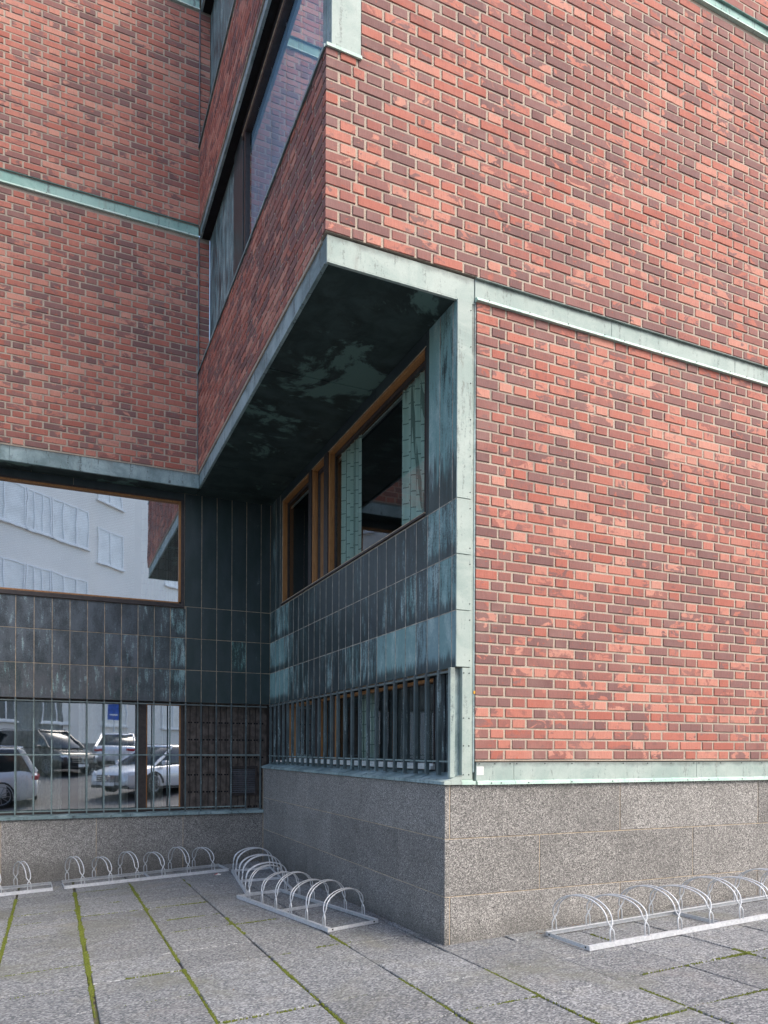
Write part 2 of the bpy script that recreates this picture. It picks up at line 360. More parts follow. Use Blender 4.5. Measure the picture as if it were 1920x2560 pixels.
# ================================================================== GROUND
nx, ny = 60, 60
def span(a, b, n): return [a + (b - a) * i / n for i in range(n + 1)]
gxs = [-900, -200, -60, -30] + span(-20, 24, 60) + [40, 80, 250, 900]
gys = [-900, -200, -70, -45] + span(-34, 2.0, 60) + [2.6, 8, 14, 40, 200, 900]
g_ = MB(); g_.add([(x, y, gz(x, y) - .045) for y in gys for x in gxs], [(j * len(gxs) + i, j * len(gxs) + i + 1, (j + 1) * len(gxs) + i + 1, (j + 1) * len(gxs) + i) for j in range(len(gys) - 1) for i in range(len(gxs) - 1)])
road = obj('road', g_, M_ASPH); tag(road, 'grey asphalt street in front of the building', None, kind='structure')

pv = MB(); X0, X1, Y0, Y1 = -4.2, 9.0, 1.6, 11.6
pv.add([(X0, Y0, gz(X0, Y0) - .02), (X1, Y0, gz(X1, Y0) - .02), (X1, Y1, gz(X1, Y1) - .02), (X0, Y1, gz(X0, Y1) - .02)], [(0, 1, 2, 3)])
pave = obj('pavement', pv, M_JOINT); tag(pave, 'forecourt paved with large grey aggregate slabs and mossy joints', None, kind='structure')
cols = [-.41 - .68 * k for k in (5, 4, 3, 2, 1)] + [-.41, .27, .963, 1.662, 2.35, 3.0, 3.662, 4.335, 4.965, 5.63, 6.30, 6.97, 7.64, 8.31]
jw = {-.41: .026, .27: .036, .963: .020, 1.662: .017, 2.35: .016, 3.0: .016, 3.662: .008, 4.335: .007, 4.965: .010}
rowsY = [1.6, 2.15, 2.80, 3.457, 4.116, 4.712, 5.365, 6.035, 6.63, 7.38, 7.985, 8.70, 9.15, 9.80, 10.36, 11.0, 11.53]
for i in range(len(cols) - 1):
    a = cols[i] + jw.get(cols[i], .008) / 2; b = cols[i + 1] - jw.get(cols[i + 1], .008) / 2
    for j in range(len(rowsY) - 1):
        rr = random.Random(i * 97 + j)
        dj = lambda k: random.Random(i * 31 + k * 7).uniform(-.022, .022) if 0 < k < len(rowsY) - 1 else 0
        c, d = rowsY[j] + dj(j) + rr.uniform(.0035, .006), rowsY[j + 1] + dj(j + 1) - rr.uniform(.0035, .006)
        if a > xp + .02 and c > yR - .02: continue
        if a > xp - .03 and d > yR: d = yR - .002
        bb = min(b, xp - .002) if c > yR and a < xp < b else b
        t0 = rr.uniform(-.004, .004); t = [t0 + rr.uniform(-.004, .004) for _ in range(4)]
        P4 = [(a, c), (bb, c), (bb, d), (a, d)]; ch = .005
        Q4 = [(a + ch, c + ch), (bb - ch, c + ch), (bb - ch, d - ch), (a + ch, d - ch)]
        m = MB(); m.add([(x, y, gz(x, y) - .04) for x, y in P4] + [(x, y, gz(x, y) - .006 + q) for (x, y), q in zip(P4, t)] + [(x, y, gz(x, y) + q) for (x, y), q in zip(Q4, t)],
              [(8, 9, 10, 11)] + [(k, (k + 1) % 4, 4 + (k + 1) % 4, 4 + k) for k in range(4)] + [(4 + k, 4 + (k + 1) % 4, 8 + (k + 1) % 4, 8 + k) for k in range(4)])
        obj('paving_slab', m, M_SLAB, pave)

# ================================================================== BUILDING
B = thing('brick_building', (3.2, 7.5, 0), 'red brick building with cantilevered upper storey, green copper bands and grey granite plinth', 'building')

# ---- brickwork
LS, LH, JT, JH, CO = .283, .133, .0175, .0225, .0931
PER = LS + LH + 2 * JH
DEP = .075
def brick_cells(u0, u1, z0, z1, phase, off=0):
    out = []; k = 0; z = z0 + JT / 2
    while z + CO * .5 < z1:
        zt = min(z + CO - JT, z1 - .003); row = []; s = u0 - PER * 2 + phase + (PER / 2 if (k + off) % 2 else 0)
        while s < u1:
            for ln in (LS, LH):
                a, b = max(s, u0), min(s + ln, u1)
                if b - a > .01: row.append([a, b])
                s += ln + JH
        if len(row) > 2:
            if row[0][1] - row[0][0] < .09: row[1][0] = u0; row.pop(0)
            if row[-1][1] - row[-1][0] < .09: row[-2][1] = u1; row.pop()
            if row[0][1] - row[0][0] > .30: row[0:1] = [[u0, u0 + .217], [u0 + .217 + JH * .8, row[0][1]]]
            if row[0][0] - u0 < JT * 1.5: row[0][0] = u0
            if u1 - row[-1][1] < JT * 1.5: row[-1][1] = u1
        out += [(a, b, z, zt) for a, b in row]
        z += CO; k += 1
    return out
BR = []                                        # (area, wall key, axis, plane, a, b, z, zt)
def wall_bricks(key, axis, plane, cells):
    for a, b, z, zt in cells:
        c = [(u, plane, q) if axis == 'Y' else (plane, u, q) for u, q in ((a, z), (b, z), (b, zt), (a, zt))]
        P = [px(q) for q in c]; ar = 0
        if all(p[2] > .5 for p in P):
            ar = abs(sum(P[i][0] * P[(i + 1) % 4][1] - P[(i + 1) % 4][0] * P[i][1] for i in range(4))) / 2
            cx_, cy_ = sum(p[0] for p in P) / 4, sum(p[1] for p in P) / 4
            if not (5 < cx_ < 1915 and 5 < cy_ < 2555): ar = 0
        BR.append((ar, key, axis, plane, a, b, z, zt))
walls = {}
def wall(key, *boxes):
    m = MB()
    for b in boxes: m.box(*b)
    walls[key] = obj('wall', m, M_MORTAR, B); return walls[key]
RC = .0075                                      # mortar set back from the brick face
wall('r_low', (xb + .004, XR_, yR + RC, yR + .3, 1.556, 5.58))
wall_bricks('r_low', 'Y', yR, brick_cells(xb, XR_, 1.566, 5.567, .313))
wall('r_up', (xo + RC, 2.2, yR + RC, yR + .12, 5.78, 7.262), (2.2, 2.264, yR + RC, yR + .3, 5.78, 7.262), (2.264, XR_, yR + RC, yR + .3, 5.78, 9.27))
cc = brick_cells(xo, XR_, 5.775, 7.262, .05) + brick_cells(2.262, XR_, 5.775 + 16 * CO, 9.255, (.05 + xo - 2.262) % PER)
wall_bricks('r_up', 'Y', yR, cc)
wall('r_top', (xo + RC, XR_, yR + RC, yR + .12, 9.41, ZT))
wall_bricks('r_top', 'Y', yR, brick_cells(xo, XR_, 9.41, ZT, .2))
wall('l_mid', (XL, 2.118, yL + RC, yL + .2, 5.75, 9.28))
wall_bricks('l_mid', 'Y', yL, [c for c in brick_cells(XL, 1.952, 5.765, 9.26, .11)] + [(1.962, 2.112, z, zt) for a, b, z, zt in brick_cells(1.962, 2.112, 5.765, 9.26, 0) if z > 7.2 and a < 1.97])
wall('l_up', (XL, 2.118, yL + RC, yL + .2, 9.43, 12.66))
wall_bricks('l_up', 'Y', yL, [c for c in brick_cells(XL, 1.952, 9.45, 12.63, .31)] + [(1.962, 2.112, z, zt) for a, b, z, zt in brick_cells(1.962, 2.112, 9.45, 12.63, 0) if z > 10.6 and a < 1.97])
wall('l_top', (XL, 2.118, yL + RC, yL + .2, 12.84, ZT))
wall_bricks('l_top', 'Y', yL, brick_cells(XL, 1.952, 12.84, ZT, .2))
wall('s_low', (xo + RC, xo + .13, yR + .12, yL - .004, 5.75, 7.235))
wall_bricks('s_low', 'X', xo, brick_cells(yR + DEP + JT, yL - .012, 5.775, 7.235, .2))
wall('s_up', (xo + RC, xo + .13, yR + .12, yL - .004, 9.42, 10.602))
wall_bricks('s_up', 'X', xo, brick_cells(yR + DEP + JT, yL - .012, 9.435, 10.602, .31))
wall('s_top', (xo + RC, xo + .13, yR + .12, yL - .004, 12.83, ZT))
wall_bricks('s_top', 'X', xo, brick_cells(yR + DEP + JT, yL - .012, 12.84, ZT, .05))
def brick_shape(w, h, axis, flip=0):
    c = .0035; hw, hh = w / 2, h / 2
    F = [(-hw + c, 0, -hh + c), (hw - c, 0, -hh + c), (hw - c, 0, hh - c), (-hw + c, 0, hh - c)]
    E_ = [(-hw, c, -hh), (hw, c, -hh), (hw, c, hh), (-hw, c, hh)]; K = [(x, DEP, z) for x, y, z in E_]
    vs = F + E_ + K
    if axis == 'X': vs = [(y, -x, z) for x, y, z in vs]
    return vs, [(0, 1, 2, 3)] + [(4 + k, 4 + (k + 1) % 4, (k + 1) % 4, k) for k in range(4)] + [(8 + k, 8 + (k + 1) % 4, 4 + (k + 1) % 4, 4 + k) for k in range(4)]
BR.sort(key=lambda t: -t[0]); shared = {}; field = {}
for i, (ar, key, axis, plane, a, b, z, zt) in enumerate(BR):
    u, q = (a + b) / 2, (z + zt) / 2; j = rnd.uniform(-.0025, .0025); w, h = b - a, zt - z
    c = (u, plane + j, q) if axis == 'Y' else (plane + j, u, q)
    if i < 300:
        k = (axis, round(w, 3), round(h, 3))
        if k not in shared:
            m = MB(); m.add(*brick_shape(w, h, axis)); shared[k] = m.mesh('brick')
        o = obj('brick', shared[k], M_BRICK1, walls[key], loc=c); o.rotation_euler = (rnd.gauss(0, .004), rnd.gauss(0, .006), rnd.gauss(0, .006))
    else:
        vs, fs = brick_shape(w * rnd.uniform(.985, 1.0), h * rnd.uniform(.965, 1.0), axis); t = rnd.gauss(0, .005); s_ = rnd.gauss(0, .008)
        if axis == 'Y': vs = [(x + c[0], y + c[1] + s_ * x, zz + c[2] + t * x) for x, y, zz in vs]
        else: vs = [(x + c[0] + s_ * y, y + c[1], zz + c[2] + t * y) for x, y, zz in vs]
        field.setdefault(key, MB()).add(vs, fs, rnd.random())
for key, m in field.items():
    o = obj('brickwork', m, M_BRICKN, walls[key]); o['kind'] = 'stuff'

# ---- copper bands of the right facade and the cantilever
def screws(parent, pts, n, r=.0055):
    for p in pts:
        m = MB(); q = Vector(p); nn = Vector(n); t = nn.orthogonal().normalized(); b = nn.cross(t)
        vs = [q + (t * math.cos(k * math.pi / 3) + b * math.sin(k * math.pi / 3)) * r for k in range(6)]; vs2 = [v + nn * .004 for v in vs]
        m.add(vs + vs2, [(6, 7, 8, 9, 10, 11)] + [(k, (k + 1) % 6, 6 + (k + 1) % 6, 6 + k) for k in range(6)]); obj('screw', m, M_SCREW, parent)
def band_R(xa, xbb, za, zb, mat, lip=True, y=yR, rec=.012):
    m = MB().box(xa, xbb, y + rec, y + .2, za, zb); m.box(xa, xbb, y - .012, y + rec - .001, zb - .006, zb + .004)
    o = obj('copper_band', m, mat, B, bevel=.002)
    if lip: obj('drip_lip', MB().prism([(y - .030, za - .006), (y + rec + .002, za - .006), (y + rec + .002, za + .030), (y - .016, za + .024)], 'x', xa + .001, xbb - .001), M_LIP, o)
    return o
o = obj('copper_band', MB().box(xf, 3.342, yR + .018, yR + .040, z1, z2 - .002), M_PALE, B, bevel=.003)
obj('drip_lip', MB().box(xf + .001, 3.340, yR + .010, yR + .0178, z1 + .001, z1 + .014), M_PALE, o)
xs = [3.346, 4.86, 6.50, 8.1, XR_]
for a, b in zip(xs, xs[1:]):
    o = band_R(a + .001, b - .002, 5.567, 5.765, M_PALE)
    screws(o, [(x, yR - .031, 5.578) for x in span(a + .12, b - .12, 3)], (0, -1, 0))
xs = [xf, 4.2, 6.35, 8.0, XR_]
for a, b in zip(xs, xs[1:]):
    o = band_R(a + .001, b - .002, 9.26, 9.40, M_GREEN); screws(o, [(x, yR - .031, 9.27) for x in span(a + .12, b - .12, 3)], (0, -1, 0))
# fascia under the cantilevered parapets, facing the recess
def fascia_X(za, zb, mat, seams):
    for a, b in zip(seams, seams[1:]):
        m = MB().box(xf, xf + .02, a + .001, b - .001, za, zb); m.box(xf - .012, xf - .0005, a + .001, b - .001, za + .001, za + .012)
        obj('copper_band', m, mat, B, bevel=.002)
fascia_X(z1, z2 - .002, M_SLATE, [yR + .042, 6.62, 8.3, 9.9, yL - .001])
fascia_X(z4, z5 - .002, M_SLATE, [yR + .202, 7.2, 9.3, yL - .001])
fascia_X(12.64, 12.83, M_SLATE, [yR + .202, 7.2, 9.3, yL - .001])
# left facade bands
xs = [XL, -4.0, -2.1, -.55, 1.60, xf - .002]
xs2 = [XL, -4.4, -2.9, -1.0, .78, 1.957]
for a, b in zip(xs, xs[1:]):
    m = MB().box(a + .001, b - .001, yL + .014, yL + .035, z1, z2 - .002); m.box(a + .001, b - .001, yL + .002, yL + .0135, z1 + .001, z1 + .013)
    obj('copper_band', m, M_SLATE, B, bevel=.002)
for a, b in zip(xs2, xs2[1:]):
    o = band_R(a, b - .002, z4, 9.445, M_GREEN, y=yL); screws(o, [(x, yL - .031, z4 + .012) for x in span(a + .15, b - .15, 2)], (0, -1, 0), .007)
    band_R(a, b - .002, 12.64, 12.83, M_GREEN, y=yL)
# copings
for za in (7.235, 10.602):
    obj('coping', MB().prism([(xo - .018, za - .012), (xo - .018, za + .016), (xo + .12, za + .028), (xo + .165, za + .02), (xo + .165, za + .001), (xo - .012, za + .001), (xo - .012, za - .012)], 'y', yR - .004, yL - .003), M_SLATE, B)
obj('coping', MB().prism([(yR - .018, 7.236), (yR - .018, 7.262), (yR + .02, 7.268), (yR + .02, 7.25), (yR - .002, 7.25), (yR - .002, 7.236)], 'x', xo + .002, 2.262), M_LIP, B)

# ---- ribbon windows of the upper storeys
for k, (za, zb) in enumerate(((7.24, z4 + .01), (10.61, 12.65))):
    w = obj('ribbon_window', MB().box(xw - .03, xw + .05, 8.845, 8.905, za, zb - .16), M_FRAME, B)
    obj('frame', MB().box(xw - .04, xw + .05, yR + .23, 8.99, zb - .10, zb - .005), M_BLACK, w)
    obj('frame', MB().box(xw - .035, xw + .05, yR + .23, 8.99, zb - .16, zb - .101).box(xw - .03, xw + .05, yR + .215, yR + .26, za, zb - .161), M_FRAME, w, bevel=.003)
    obj('trim', MB().box(xw - .045, xw - .036, yR + .24, 8.98, zb - .121, zb - .111), M_TAN, w)
    obj('pane', pane_x(xw, yR + .261, 8.844, za, zb - .162), M_GLASSU, w)
    for (ya, yb) in ((8.995, 9.495), (9.503, 10.36), (10.368, yL - .002)):
        obj('cladding_panel', MB().box(xw - .004 - (.02 if ya < 9 else 0), xw + .04, ya, yb, za, zb - .001), M_PANEL, w, bevel=.003, color=(.30 if ya < 9.3 else .62, .35, 0, 1))
    obj('blind', MB().box(xw + .045, xw + .05, yR + .28, 8.86, za + .02, zb - .1), M_BLIND, w)
    cd = MB()
    for y in (6.3, 6.82, 7.35, 7.9, 8.45): cd.tube([(xw + .035, y, za), (xw + .035, y, zb - .15)], .003, 5)
    obj('blind_cord', cd, M_WHITE, w)
    # soffit strip above
    obj('soffit', MB().box(xf + .0205, xw + .2, yR + .2, yL - .002, zb - .004, zb + .12), M_BLACK, B)
# corner post of the ribbon window
o = obj('corner_post', MB().box(2.006, 2.2595, yR + .001, yR + .20, 7.262, z4 - .002), M_PALE, B, bevel=.003)
for i in range(4):
    obj('flange', MB().box(2.000 + .004 * (i % 2), 2.0052, yR + .03 + .047 * i, yR + .062 + .047 * i, 7.264, z4 - .004), M_SLATE, o)

# ---- deep soffit under the cantilever
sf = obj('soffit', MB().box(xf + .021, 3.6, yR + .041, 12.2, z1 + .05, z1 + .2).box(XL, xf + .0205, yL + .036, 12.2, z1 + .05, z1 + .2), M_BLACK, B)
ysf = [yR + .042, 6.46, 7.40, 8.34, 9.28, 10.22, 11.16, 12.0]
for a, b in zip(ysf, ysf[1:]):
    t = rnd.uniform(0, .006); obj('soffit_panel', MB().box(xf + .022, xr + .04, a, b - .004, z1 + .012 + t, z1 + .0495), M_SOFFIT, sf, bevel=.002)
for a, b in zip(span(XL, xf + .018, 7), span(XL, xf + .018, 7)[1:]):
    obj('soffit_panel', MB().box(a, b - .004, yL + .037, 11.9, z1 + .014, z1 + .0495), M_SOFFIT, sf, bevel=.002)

# ---- copper cladding of the recess: return wall (faces -X) and recessed left wall (faces -Y)
GAP, PT = .009, .006
def noise1(a, b): return random.Random(int(a * 1000) * 7919 + int(b * 1000)).random()
ret = obj('cladding', MB().box(xr + PT * .45, xr + .10, yR + .03, 6.155, zD + .004, z1 + .05).box(xr + PT * .45, xr + .10, 6.155, 10.885, zD + .004, 3.855)
          .box(xr + PT * .45, xr + .10, 6.155, 10.885, 5.425, z1 + .05).box(xr + PT * .45, xr + .10, 10.885, yI + .004, zD + .004, z1 + .05), M_TAN, B)
jy = [yR + .004, 5.638, 5.872, 6.101] + [6.3335 + .2325 * i for i in range(22)] + [yI - .004]
rows = [(zD, zC), (zC, zB), (zB, zA)]
for i in range(len(jy) - 1):
    a, b = jy[i] + GAP / 2, jy[i + 1] - GAP / 2; ym = (a + b) / 2
    for r_, (za, zb) in enumerate(rows):
        n = noise1(ym, za)
        pat = .22 + .20 * n
        if ym > 10.2: pat += .46 * min(1, (ym - 10.2) / .5) * (1, .95, .55)[r_]
        if ym < 7.9: pat += .34 * min(1, (7.9 - ym) / 1.1) * (1, .35, .15)[r_]
        if r_ == 0 and 6.4 < ym < 7.3: pat += .16
        if ym < 6.1: pat += .22
        if r_ == 0: pat += .12
        obj('cladding_panel', MB().box(xr - PT * .5, xr + PT * .44, a, b, za + (0 if r_ == 0 else GAP / 2), zb - GAP / 2), M_PANEL, ret, bevel=.0015, color=(pat, .55 if ym > 9.5 else .25 + .3 * n, 0, 1))
for y in jy[1:-1]:
    top = z1 + .011 if (y < 5.9 or y > 10.9) else (zA if y > 6.2 or y < 6.0 else zA)
    obj('seam_strip', MB().box(xr - PT * .5 - .0022, xr + .002, y - .0032, y + .0032, zD + .002, top), M_SEAM, ret)
for z in (zC, zB, zA): obj('seam_strip', MB().box(xr - PT * .5 - .0016, xr + .002, yR + .006, yI - .006, z - .0034, z + .0034), M_SEAM, ret)
up_r = [(yR + .004, 5.638, .80), (5.638, 5.872, .78), (5.872, 6.088, .92), (6.090, 6.150, .2), (10.892, 10.98, .1), (10.98, 11.151, .28), (11.151, 11.385, .45), (11.385, yI - .004, .3)]
for a, b, p_ in up_r:
    obj('cladding_panel', MB().box(xr - PT * .5, xr + PT * .44, a + GAP / 2, b - GAP / 2, zA + GAP / 2, z1 + .011), M_PANEL, ret, bevel=.0015, color=(p_, .6, 0, 1))
for a, b in zip(span(6.152, 10.89, 4), span(6.152, 10.89, 4)[1:]):
    obj('cladding_panel', MB().box(xr - PT * .5, xr + PT * .44, a, b - .004, 5.43, z1 + .011), M_PANEL, ret, color=(.05, .4, 0, 1))

lef = obj('cladding', MB().box(XL, 1.80, yI + PT * .45, yI + .10, zD + .004, 3.80).box(XL, 1.80, yI + PT * .45, yI + .10, 5.44, z1 + .05).box(1.80, xr + .1, yI + PT * .45, yI + .10, zD + .004, z1 + .05), M_TAN, B)
jx = [3.1665] + [3.0145 - .2328 * i for i in range(39)]
for i in range(len(jx) - 1):
    b, a = jx[i] - GAP / 2, jx[i + 1] + GAP / 2; xm = (a + b) / 2
    for r_, (za, zb) in enumerate(rows):
        n = noise1(xm, za + 3); pat = .08 + .15 * n; hue = .75; br = 0
        if xm < 1.75: pat = .30 + .12 * n; hue = (.75, .25, .05)[r_]; br = .75 + .25 * n
        if 1.1 < xm < 1.75: hue = .45; br = .5; pat = .42 + (.14 if xm > 1.6 else 0)
        if r_ == 1 and 2.5 < xm < 2.8: pat = .50; hue = 1.0
        zt = zb - GAP / 2
        if r_ == 2 and xm < 1.85: zt = 3.795
        obj('cladding_panel', MB().box(a, b, yI - PT * .5, yI + PT * .44, za + (0 if r_ == 0 else GAP / 2), zt), M_PANEL, lef, bevel=.0015, color=(pat, hue, br, 1))
for i in range(6):
    b, a = jx[i] - GAP / 2, jx[i + 1] + GAP / 2
    if i == 5: a = 1.828
    obj('cladding_panel', MB().box(a, b, yI - PT * .5, yI + PT * .44, zA + GAP / 2, z1 + .011), M_PANEL, lef, bevel=.0015, color=(.10 + .1 * noise1(a, 1), .75, 0, 1))
for a, b in zip(span(XL, 1.826, 5), span(XL, 1.826, 5)[1:]):
    obj('cladding_panel', MB().box(a, b - .004, yI - PT * .5, yI + PT * .44, 5.447, z1 + .011), M_PANEL, lef, color=(.05, .4, 0, 1))

# ---- corner post of the right facade
cp = obj('corner_post', MB().box(xr + .012, 3.31, yR + .012, yR + .03, zD + .002, z1 + .01).box(3.31, 3.342, yR + .016, yR + .06, 1.40, z1 + .012), M_PALE, B)
for i, (za, zb) in enumerate(((zD, zC), (zC, zB), (zB, zA), (zA, z1 + .008))):
    o = obj('post_panel', MB().box(xr - .006, 3.3085, yR - .004, yR + .0118, za + .003, zb - .003), M_POST, cp, bevel=.0025)
    n_ = 2 if i < 3 else 6
    screws(o, [(3.296, yR - .004, z) for z in span(za + .06, zb - .08, n_ - 1)], (0, -1, 0), .005)
o = obj('post_panel', MB().box(3.226, 3.3085, yR - .002, yR + .05, 1.40, zD - .004), M_POST, cp, bevel=.0025)
obj('post_panel', MB().box(3.165, 3.2255, yR + .045, yR + .06, 1.43, zD - .004), M_SLATE, cp)
screws(o, [(x, yR - .002, z) for z in (1.44, 1.69, 1.93, 2.32) for x in (3.24, 3.294)], (0, -1, 0), .006)
obj('downpipe_trim', MB().box(3.3425, 3.357, yR + .01, yR + .12, 1.46, 5.56), M_SLATE, cp)
obj('orange_tag', MB().box(3.345, 3.3595, yR + .0035, yR + .0095, 2.145, 2.170), M_ORANGE, cp)

# ---- windows ------------------------------------------------------------
def curtain(axis, u0, u1, d, z0, z1_, amp, waves, mat, parent, name='curtain', taper=0):
    n = int(waves * 10); m = MB(); vs = []
    for k in range(n + 1):
        t = k / n; u = u0 + (u1 - u0) * t; q = d + amp * (math.sin(2 * math.pi * waves * t) + .35 * math.sin(2 * math.pi * waves * 2.3 * t + 1))
        for zz, s_ in ((z0, 1), (z1_, 1 - taper)):
            uu = u if zz == z0 else u0 + (u - u0) * s_
            vs.append((uu, q, zz) if axis == 'Y' else (q, uu, zz))
    m.add(vs, [(2 * k, 2 * k + 2, 2 * k + 3, 2 * k + 1) for k in range(n)]); return obj(name, m, mat, parent, smooth=True)
def room(parent, x0, x1, y0, y1, z0, z1_, open_):
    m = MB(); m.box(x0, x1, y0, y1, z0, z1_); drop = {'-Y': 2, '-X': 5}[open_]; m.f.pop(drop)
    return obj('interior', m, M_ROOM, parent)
# upper left window
wl = obj('window', MB().box(XL, 1.822, yI - .012, yI + .05, 3.80, 3.866).box(XL, 1.822, yI - .028, yI - .0125, 3.80, 3.822), M_FRAME, B, bevel=.003)
obj('frame', MB().box(1.772, 1.822, yI - .008, yI + .05, 3.8665, 5.446).box(XL, 1.7715, yI - .008, yI + .05, 5.421, 5.446), M_FRAME, wl)
obj('frame', MB().box(1.742, 1.7715, yI - .002, yI + .085, 3.89, 5.4205).box(XL, 1.7415, yI - .002, yI + .085, 5.392, 5.4205).box(XL, 1.7415, yI + .004, yI + .085, 3.8665, 3.89), M_WOOD, wl, bevel=.002)
obj('mullion', MB().box(-1.95, -1.87, yI + .0, yI + .085, 3.8905, 5.3915), M_WOOD, wl)
obj('pane', pane_y(-1.869, 1.7415, yI + .045, 3.8905, 5.3915), M_GLASS, wl)
obj('pane', pane_y(XL, -1.951, yI + .045, 3.8905, 5.3915), M_GLASS, wl)
room(wl, XL, 1.9, yI + .09, yI + 3.0, 3.2, 5.6, '-Y')
bl = MB()
for k in range(62): bl.box(-1.86, 1.12, yI + .20, yI + .222, 3.9 + k * .024, 3.9015 + k * .024)
obj('blind', bl, M_CURTG, wl)
curtain('Y', 1.22, 1.74, yI + .25, 3.6, 5.5, .03, 6, M_CURT, wl)
# lower left windows behind the grille
yl = yI + .105
wl2 = obj('window', MB().box(1.142, 1.285, yl - .03, yl + .06, .70, 2.372), M_FRAME, B, bevel=.003)
obj('frame', MB().box(1.287, 1.303, yl - .012, yl + .06, .745, 2.335).box(1.775, 1.79, yl - .012, yl + .06, .745, 2.335).box(1.3035, 1.7745, yl - .012, yl + .06, 2.318, 2.335).box(1.3035, 1.7745, yl - .012, yl + .06, .745, .762), M_WOOD, wl2)
obj('frame', MB().box(XL, 1.1415, yl - .01, yl + .06, .70, .75).box(XL, 1.1415, yl - .01, yl + .06, 2.345, 2.374).box(1.2855, 1.80, yl - .011, yl + .05, 2.3355, 2.374).box(1.2855, 1.80, yl - .011, yl + .05, .70, .7445).box(1.7905, 1.83, yl - .014, yl + .06, .7445, 2.3355), M_FRAME, wl2)
obj('pane', pane_y(XL, 1.1415, yl + .018, .7505, 2.3445), M_GLASSL, wl2)
obj('pane', pane_y(1.3035, 1.7745, yl + .018, .7625, 2.3175), M_GLASSL, wl2)
room(wl2, XL, 1.85, yl + .07, yl + 3, .3, 2.6, '-Y')
for a, b in ((-5.5, -3.9), (-3.2, -1.5), (-.5, .12), (.35, 1.05)): curtain('Y', a, b, yl + .22, .5, 2.5, .03, (b - a) * 9, M_CURTG, wl2)
curtain('Y', 1.33, 1.56, yl + .2, .5, 2.5, .02, 2.5, M_CURTG, wl2)
# brown boards beside it
yb = yI + .11
bd = obj('board_cladding', MB().box(1.83, xr + .12, yb + .013, yb + .1, .66, zD + .01), M_FRAME, B)
bx = [1.832] + [1.937 + .0935 * i for i in range(14)]
for a, b in zip(bx, bx[1:]):
    obj('board', MB().box(a + .007, min(b, 3.165) - .007, yb, yb + .012, .69, zD + .004), M_BOARD, bd, bevel=.002)
bolt_mesh = MB().tube([(0, -.009, 0), (0, .001, 0)], .014, 8).mesh('bolt')
for a in bx[1:-1]:
    for z in (2.065, 1.80, 1.525, 1.255, .99, .745):
        for q in (-.02, .02): obj('bolt', bolt_mesh, M_BLACK, bd, loc=(a + q, yb, z))
vt = obj('vent', MB().box(2.55, 2.99, yb - .03, yb - .002, .92, .955).box(2.55, 2.99, yb - .03, yb - .002, 1.355, 1.39).box(2.55, 2.585, yb - .03, yb - .002, .9555, 1.3545).box(2.955, 2.99, yb - .03, yb - .002, .9555, 1.3545), M_FRAME, B)
for k in range(13):
    z = .967 + k * .030; obj('louvre', MB().prism([(yb - .026, z), (yb - .023, z - .003), (yb - .006, z + .014), (yb - .009, z + .017)], 'x', 2.586, 2.954), M_CONDUIT, vt)
# grille in front of the lower left windows
gl = obj('window_grille', MB().box(XL, 3.02, yI - .012, yI + .012, 1.555, 1.572).box(XL, 2.44 + .35, yI + .0, yI + .022, .752, .768).box(XL, 3.12, yI - .010, yI + .010, 2.322, 2.338), M_RAIL, B)
for i, x in enumerate(jx[1:]):
    if x > 3.05: continue
    obj('bar', MB().box(x - .0095, x + .0095, yI - .019, yI + .006, .705, 2.366), M_BAR if x > 1.75 else M_RAIL, gl, bevel=.002)
# sill of the lower left window
obj('sill', MB().prism([(yI - .055, .652), (yI - .055, .690), (yb + .05, .722), (yb + .05, .66)], 'x', XL, 3.058), M_SLATE, B)
# upper window of the return wall: three lights with wooden linings
wr = obj('window', MB().box(xr - .012, xr + .10, 9.478, 9.600, 3.875, 5.415), M_FRAME, B)
obj('mullion', MB().box(xr - .012, xr + .10, 8.83, 8.975, 3.875, 5.415), M_FRAME, wr)
obj('sill', MB().box(xr - .022, xr + .10, 6.150, 10.89, 3.842, 3.862), M_FRAME, wr)
obj('sill', MB().box(xr - .016, xr + .10, 6.152, 10.888, 3.8625, 3.8745), M_TAN, wr)
fr_ = MB()
for ya, yb_ in ((6.158, 8.8295), (8.9755, 9.4775), (9.6005, 10.884)):
    fr_.box(xr + .004, xr + .075, yb_ - .03, yb_, 3.875, 5.39).box(xr + .004, xr + .075, ya + .0225, yb_, 5.3905, 5.42)
    obj('frame', MB().box(xr + .0, xr + .12, ya, ya + .022, 3.875, 5.42), M_FRAME, wr)
    obj('pane', pane_x(xr + .085, ya + .0225, yb_ - .0305, 3.8755, 5.39), M_GLASSD, wr)
    obj('frame', MB().box(xr + .07, xr + .115, yb_ - .062, yb_ - .0355, 3.8755, 5.384).box(xr + .07, xr + .115, ya + .0225, yb_ - .0625, 5.345, 5.384), M_FRAME, wr)
obj('frame', fr_, M_WOOD, wr, bevel=.002)
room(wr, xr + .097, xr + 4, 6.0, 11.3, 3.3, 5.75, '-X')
curtain('X', 8.72, 8.02, xr + .128, 3.6, 5.42, .024, 5, M_CURT, wr)
curtain('X', 6.95, 6.20, xr + .128, 3.6, 5.42, .024, 5, M_CURT, wr, taper=.15)
curtain('X', 9.42, 9.2, xr + .128, 3.6, 5.42, .016, 2, M_CURTG, wr)
obj('curtain_rail', MB().box(xr + .135, xr + .16, 6.1, 10.9, 5.33, 5.35), M_CURTG, wr)
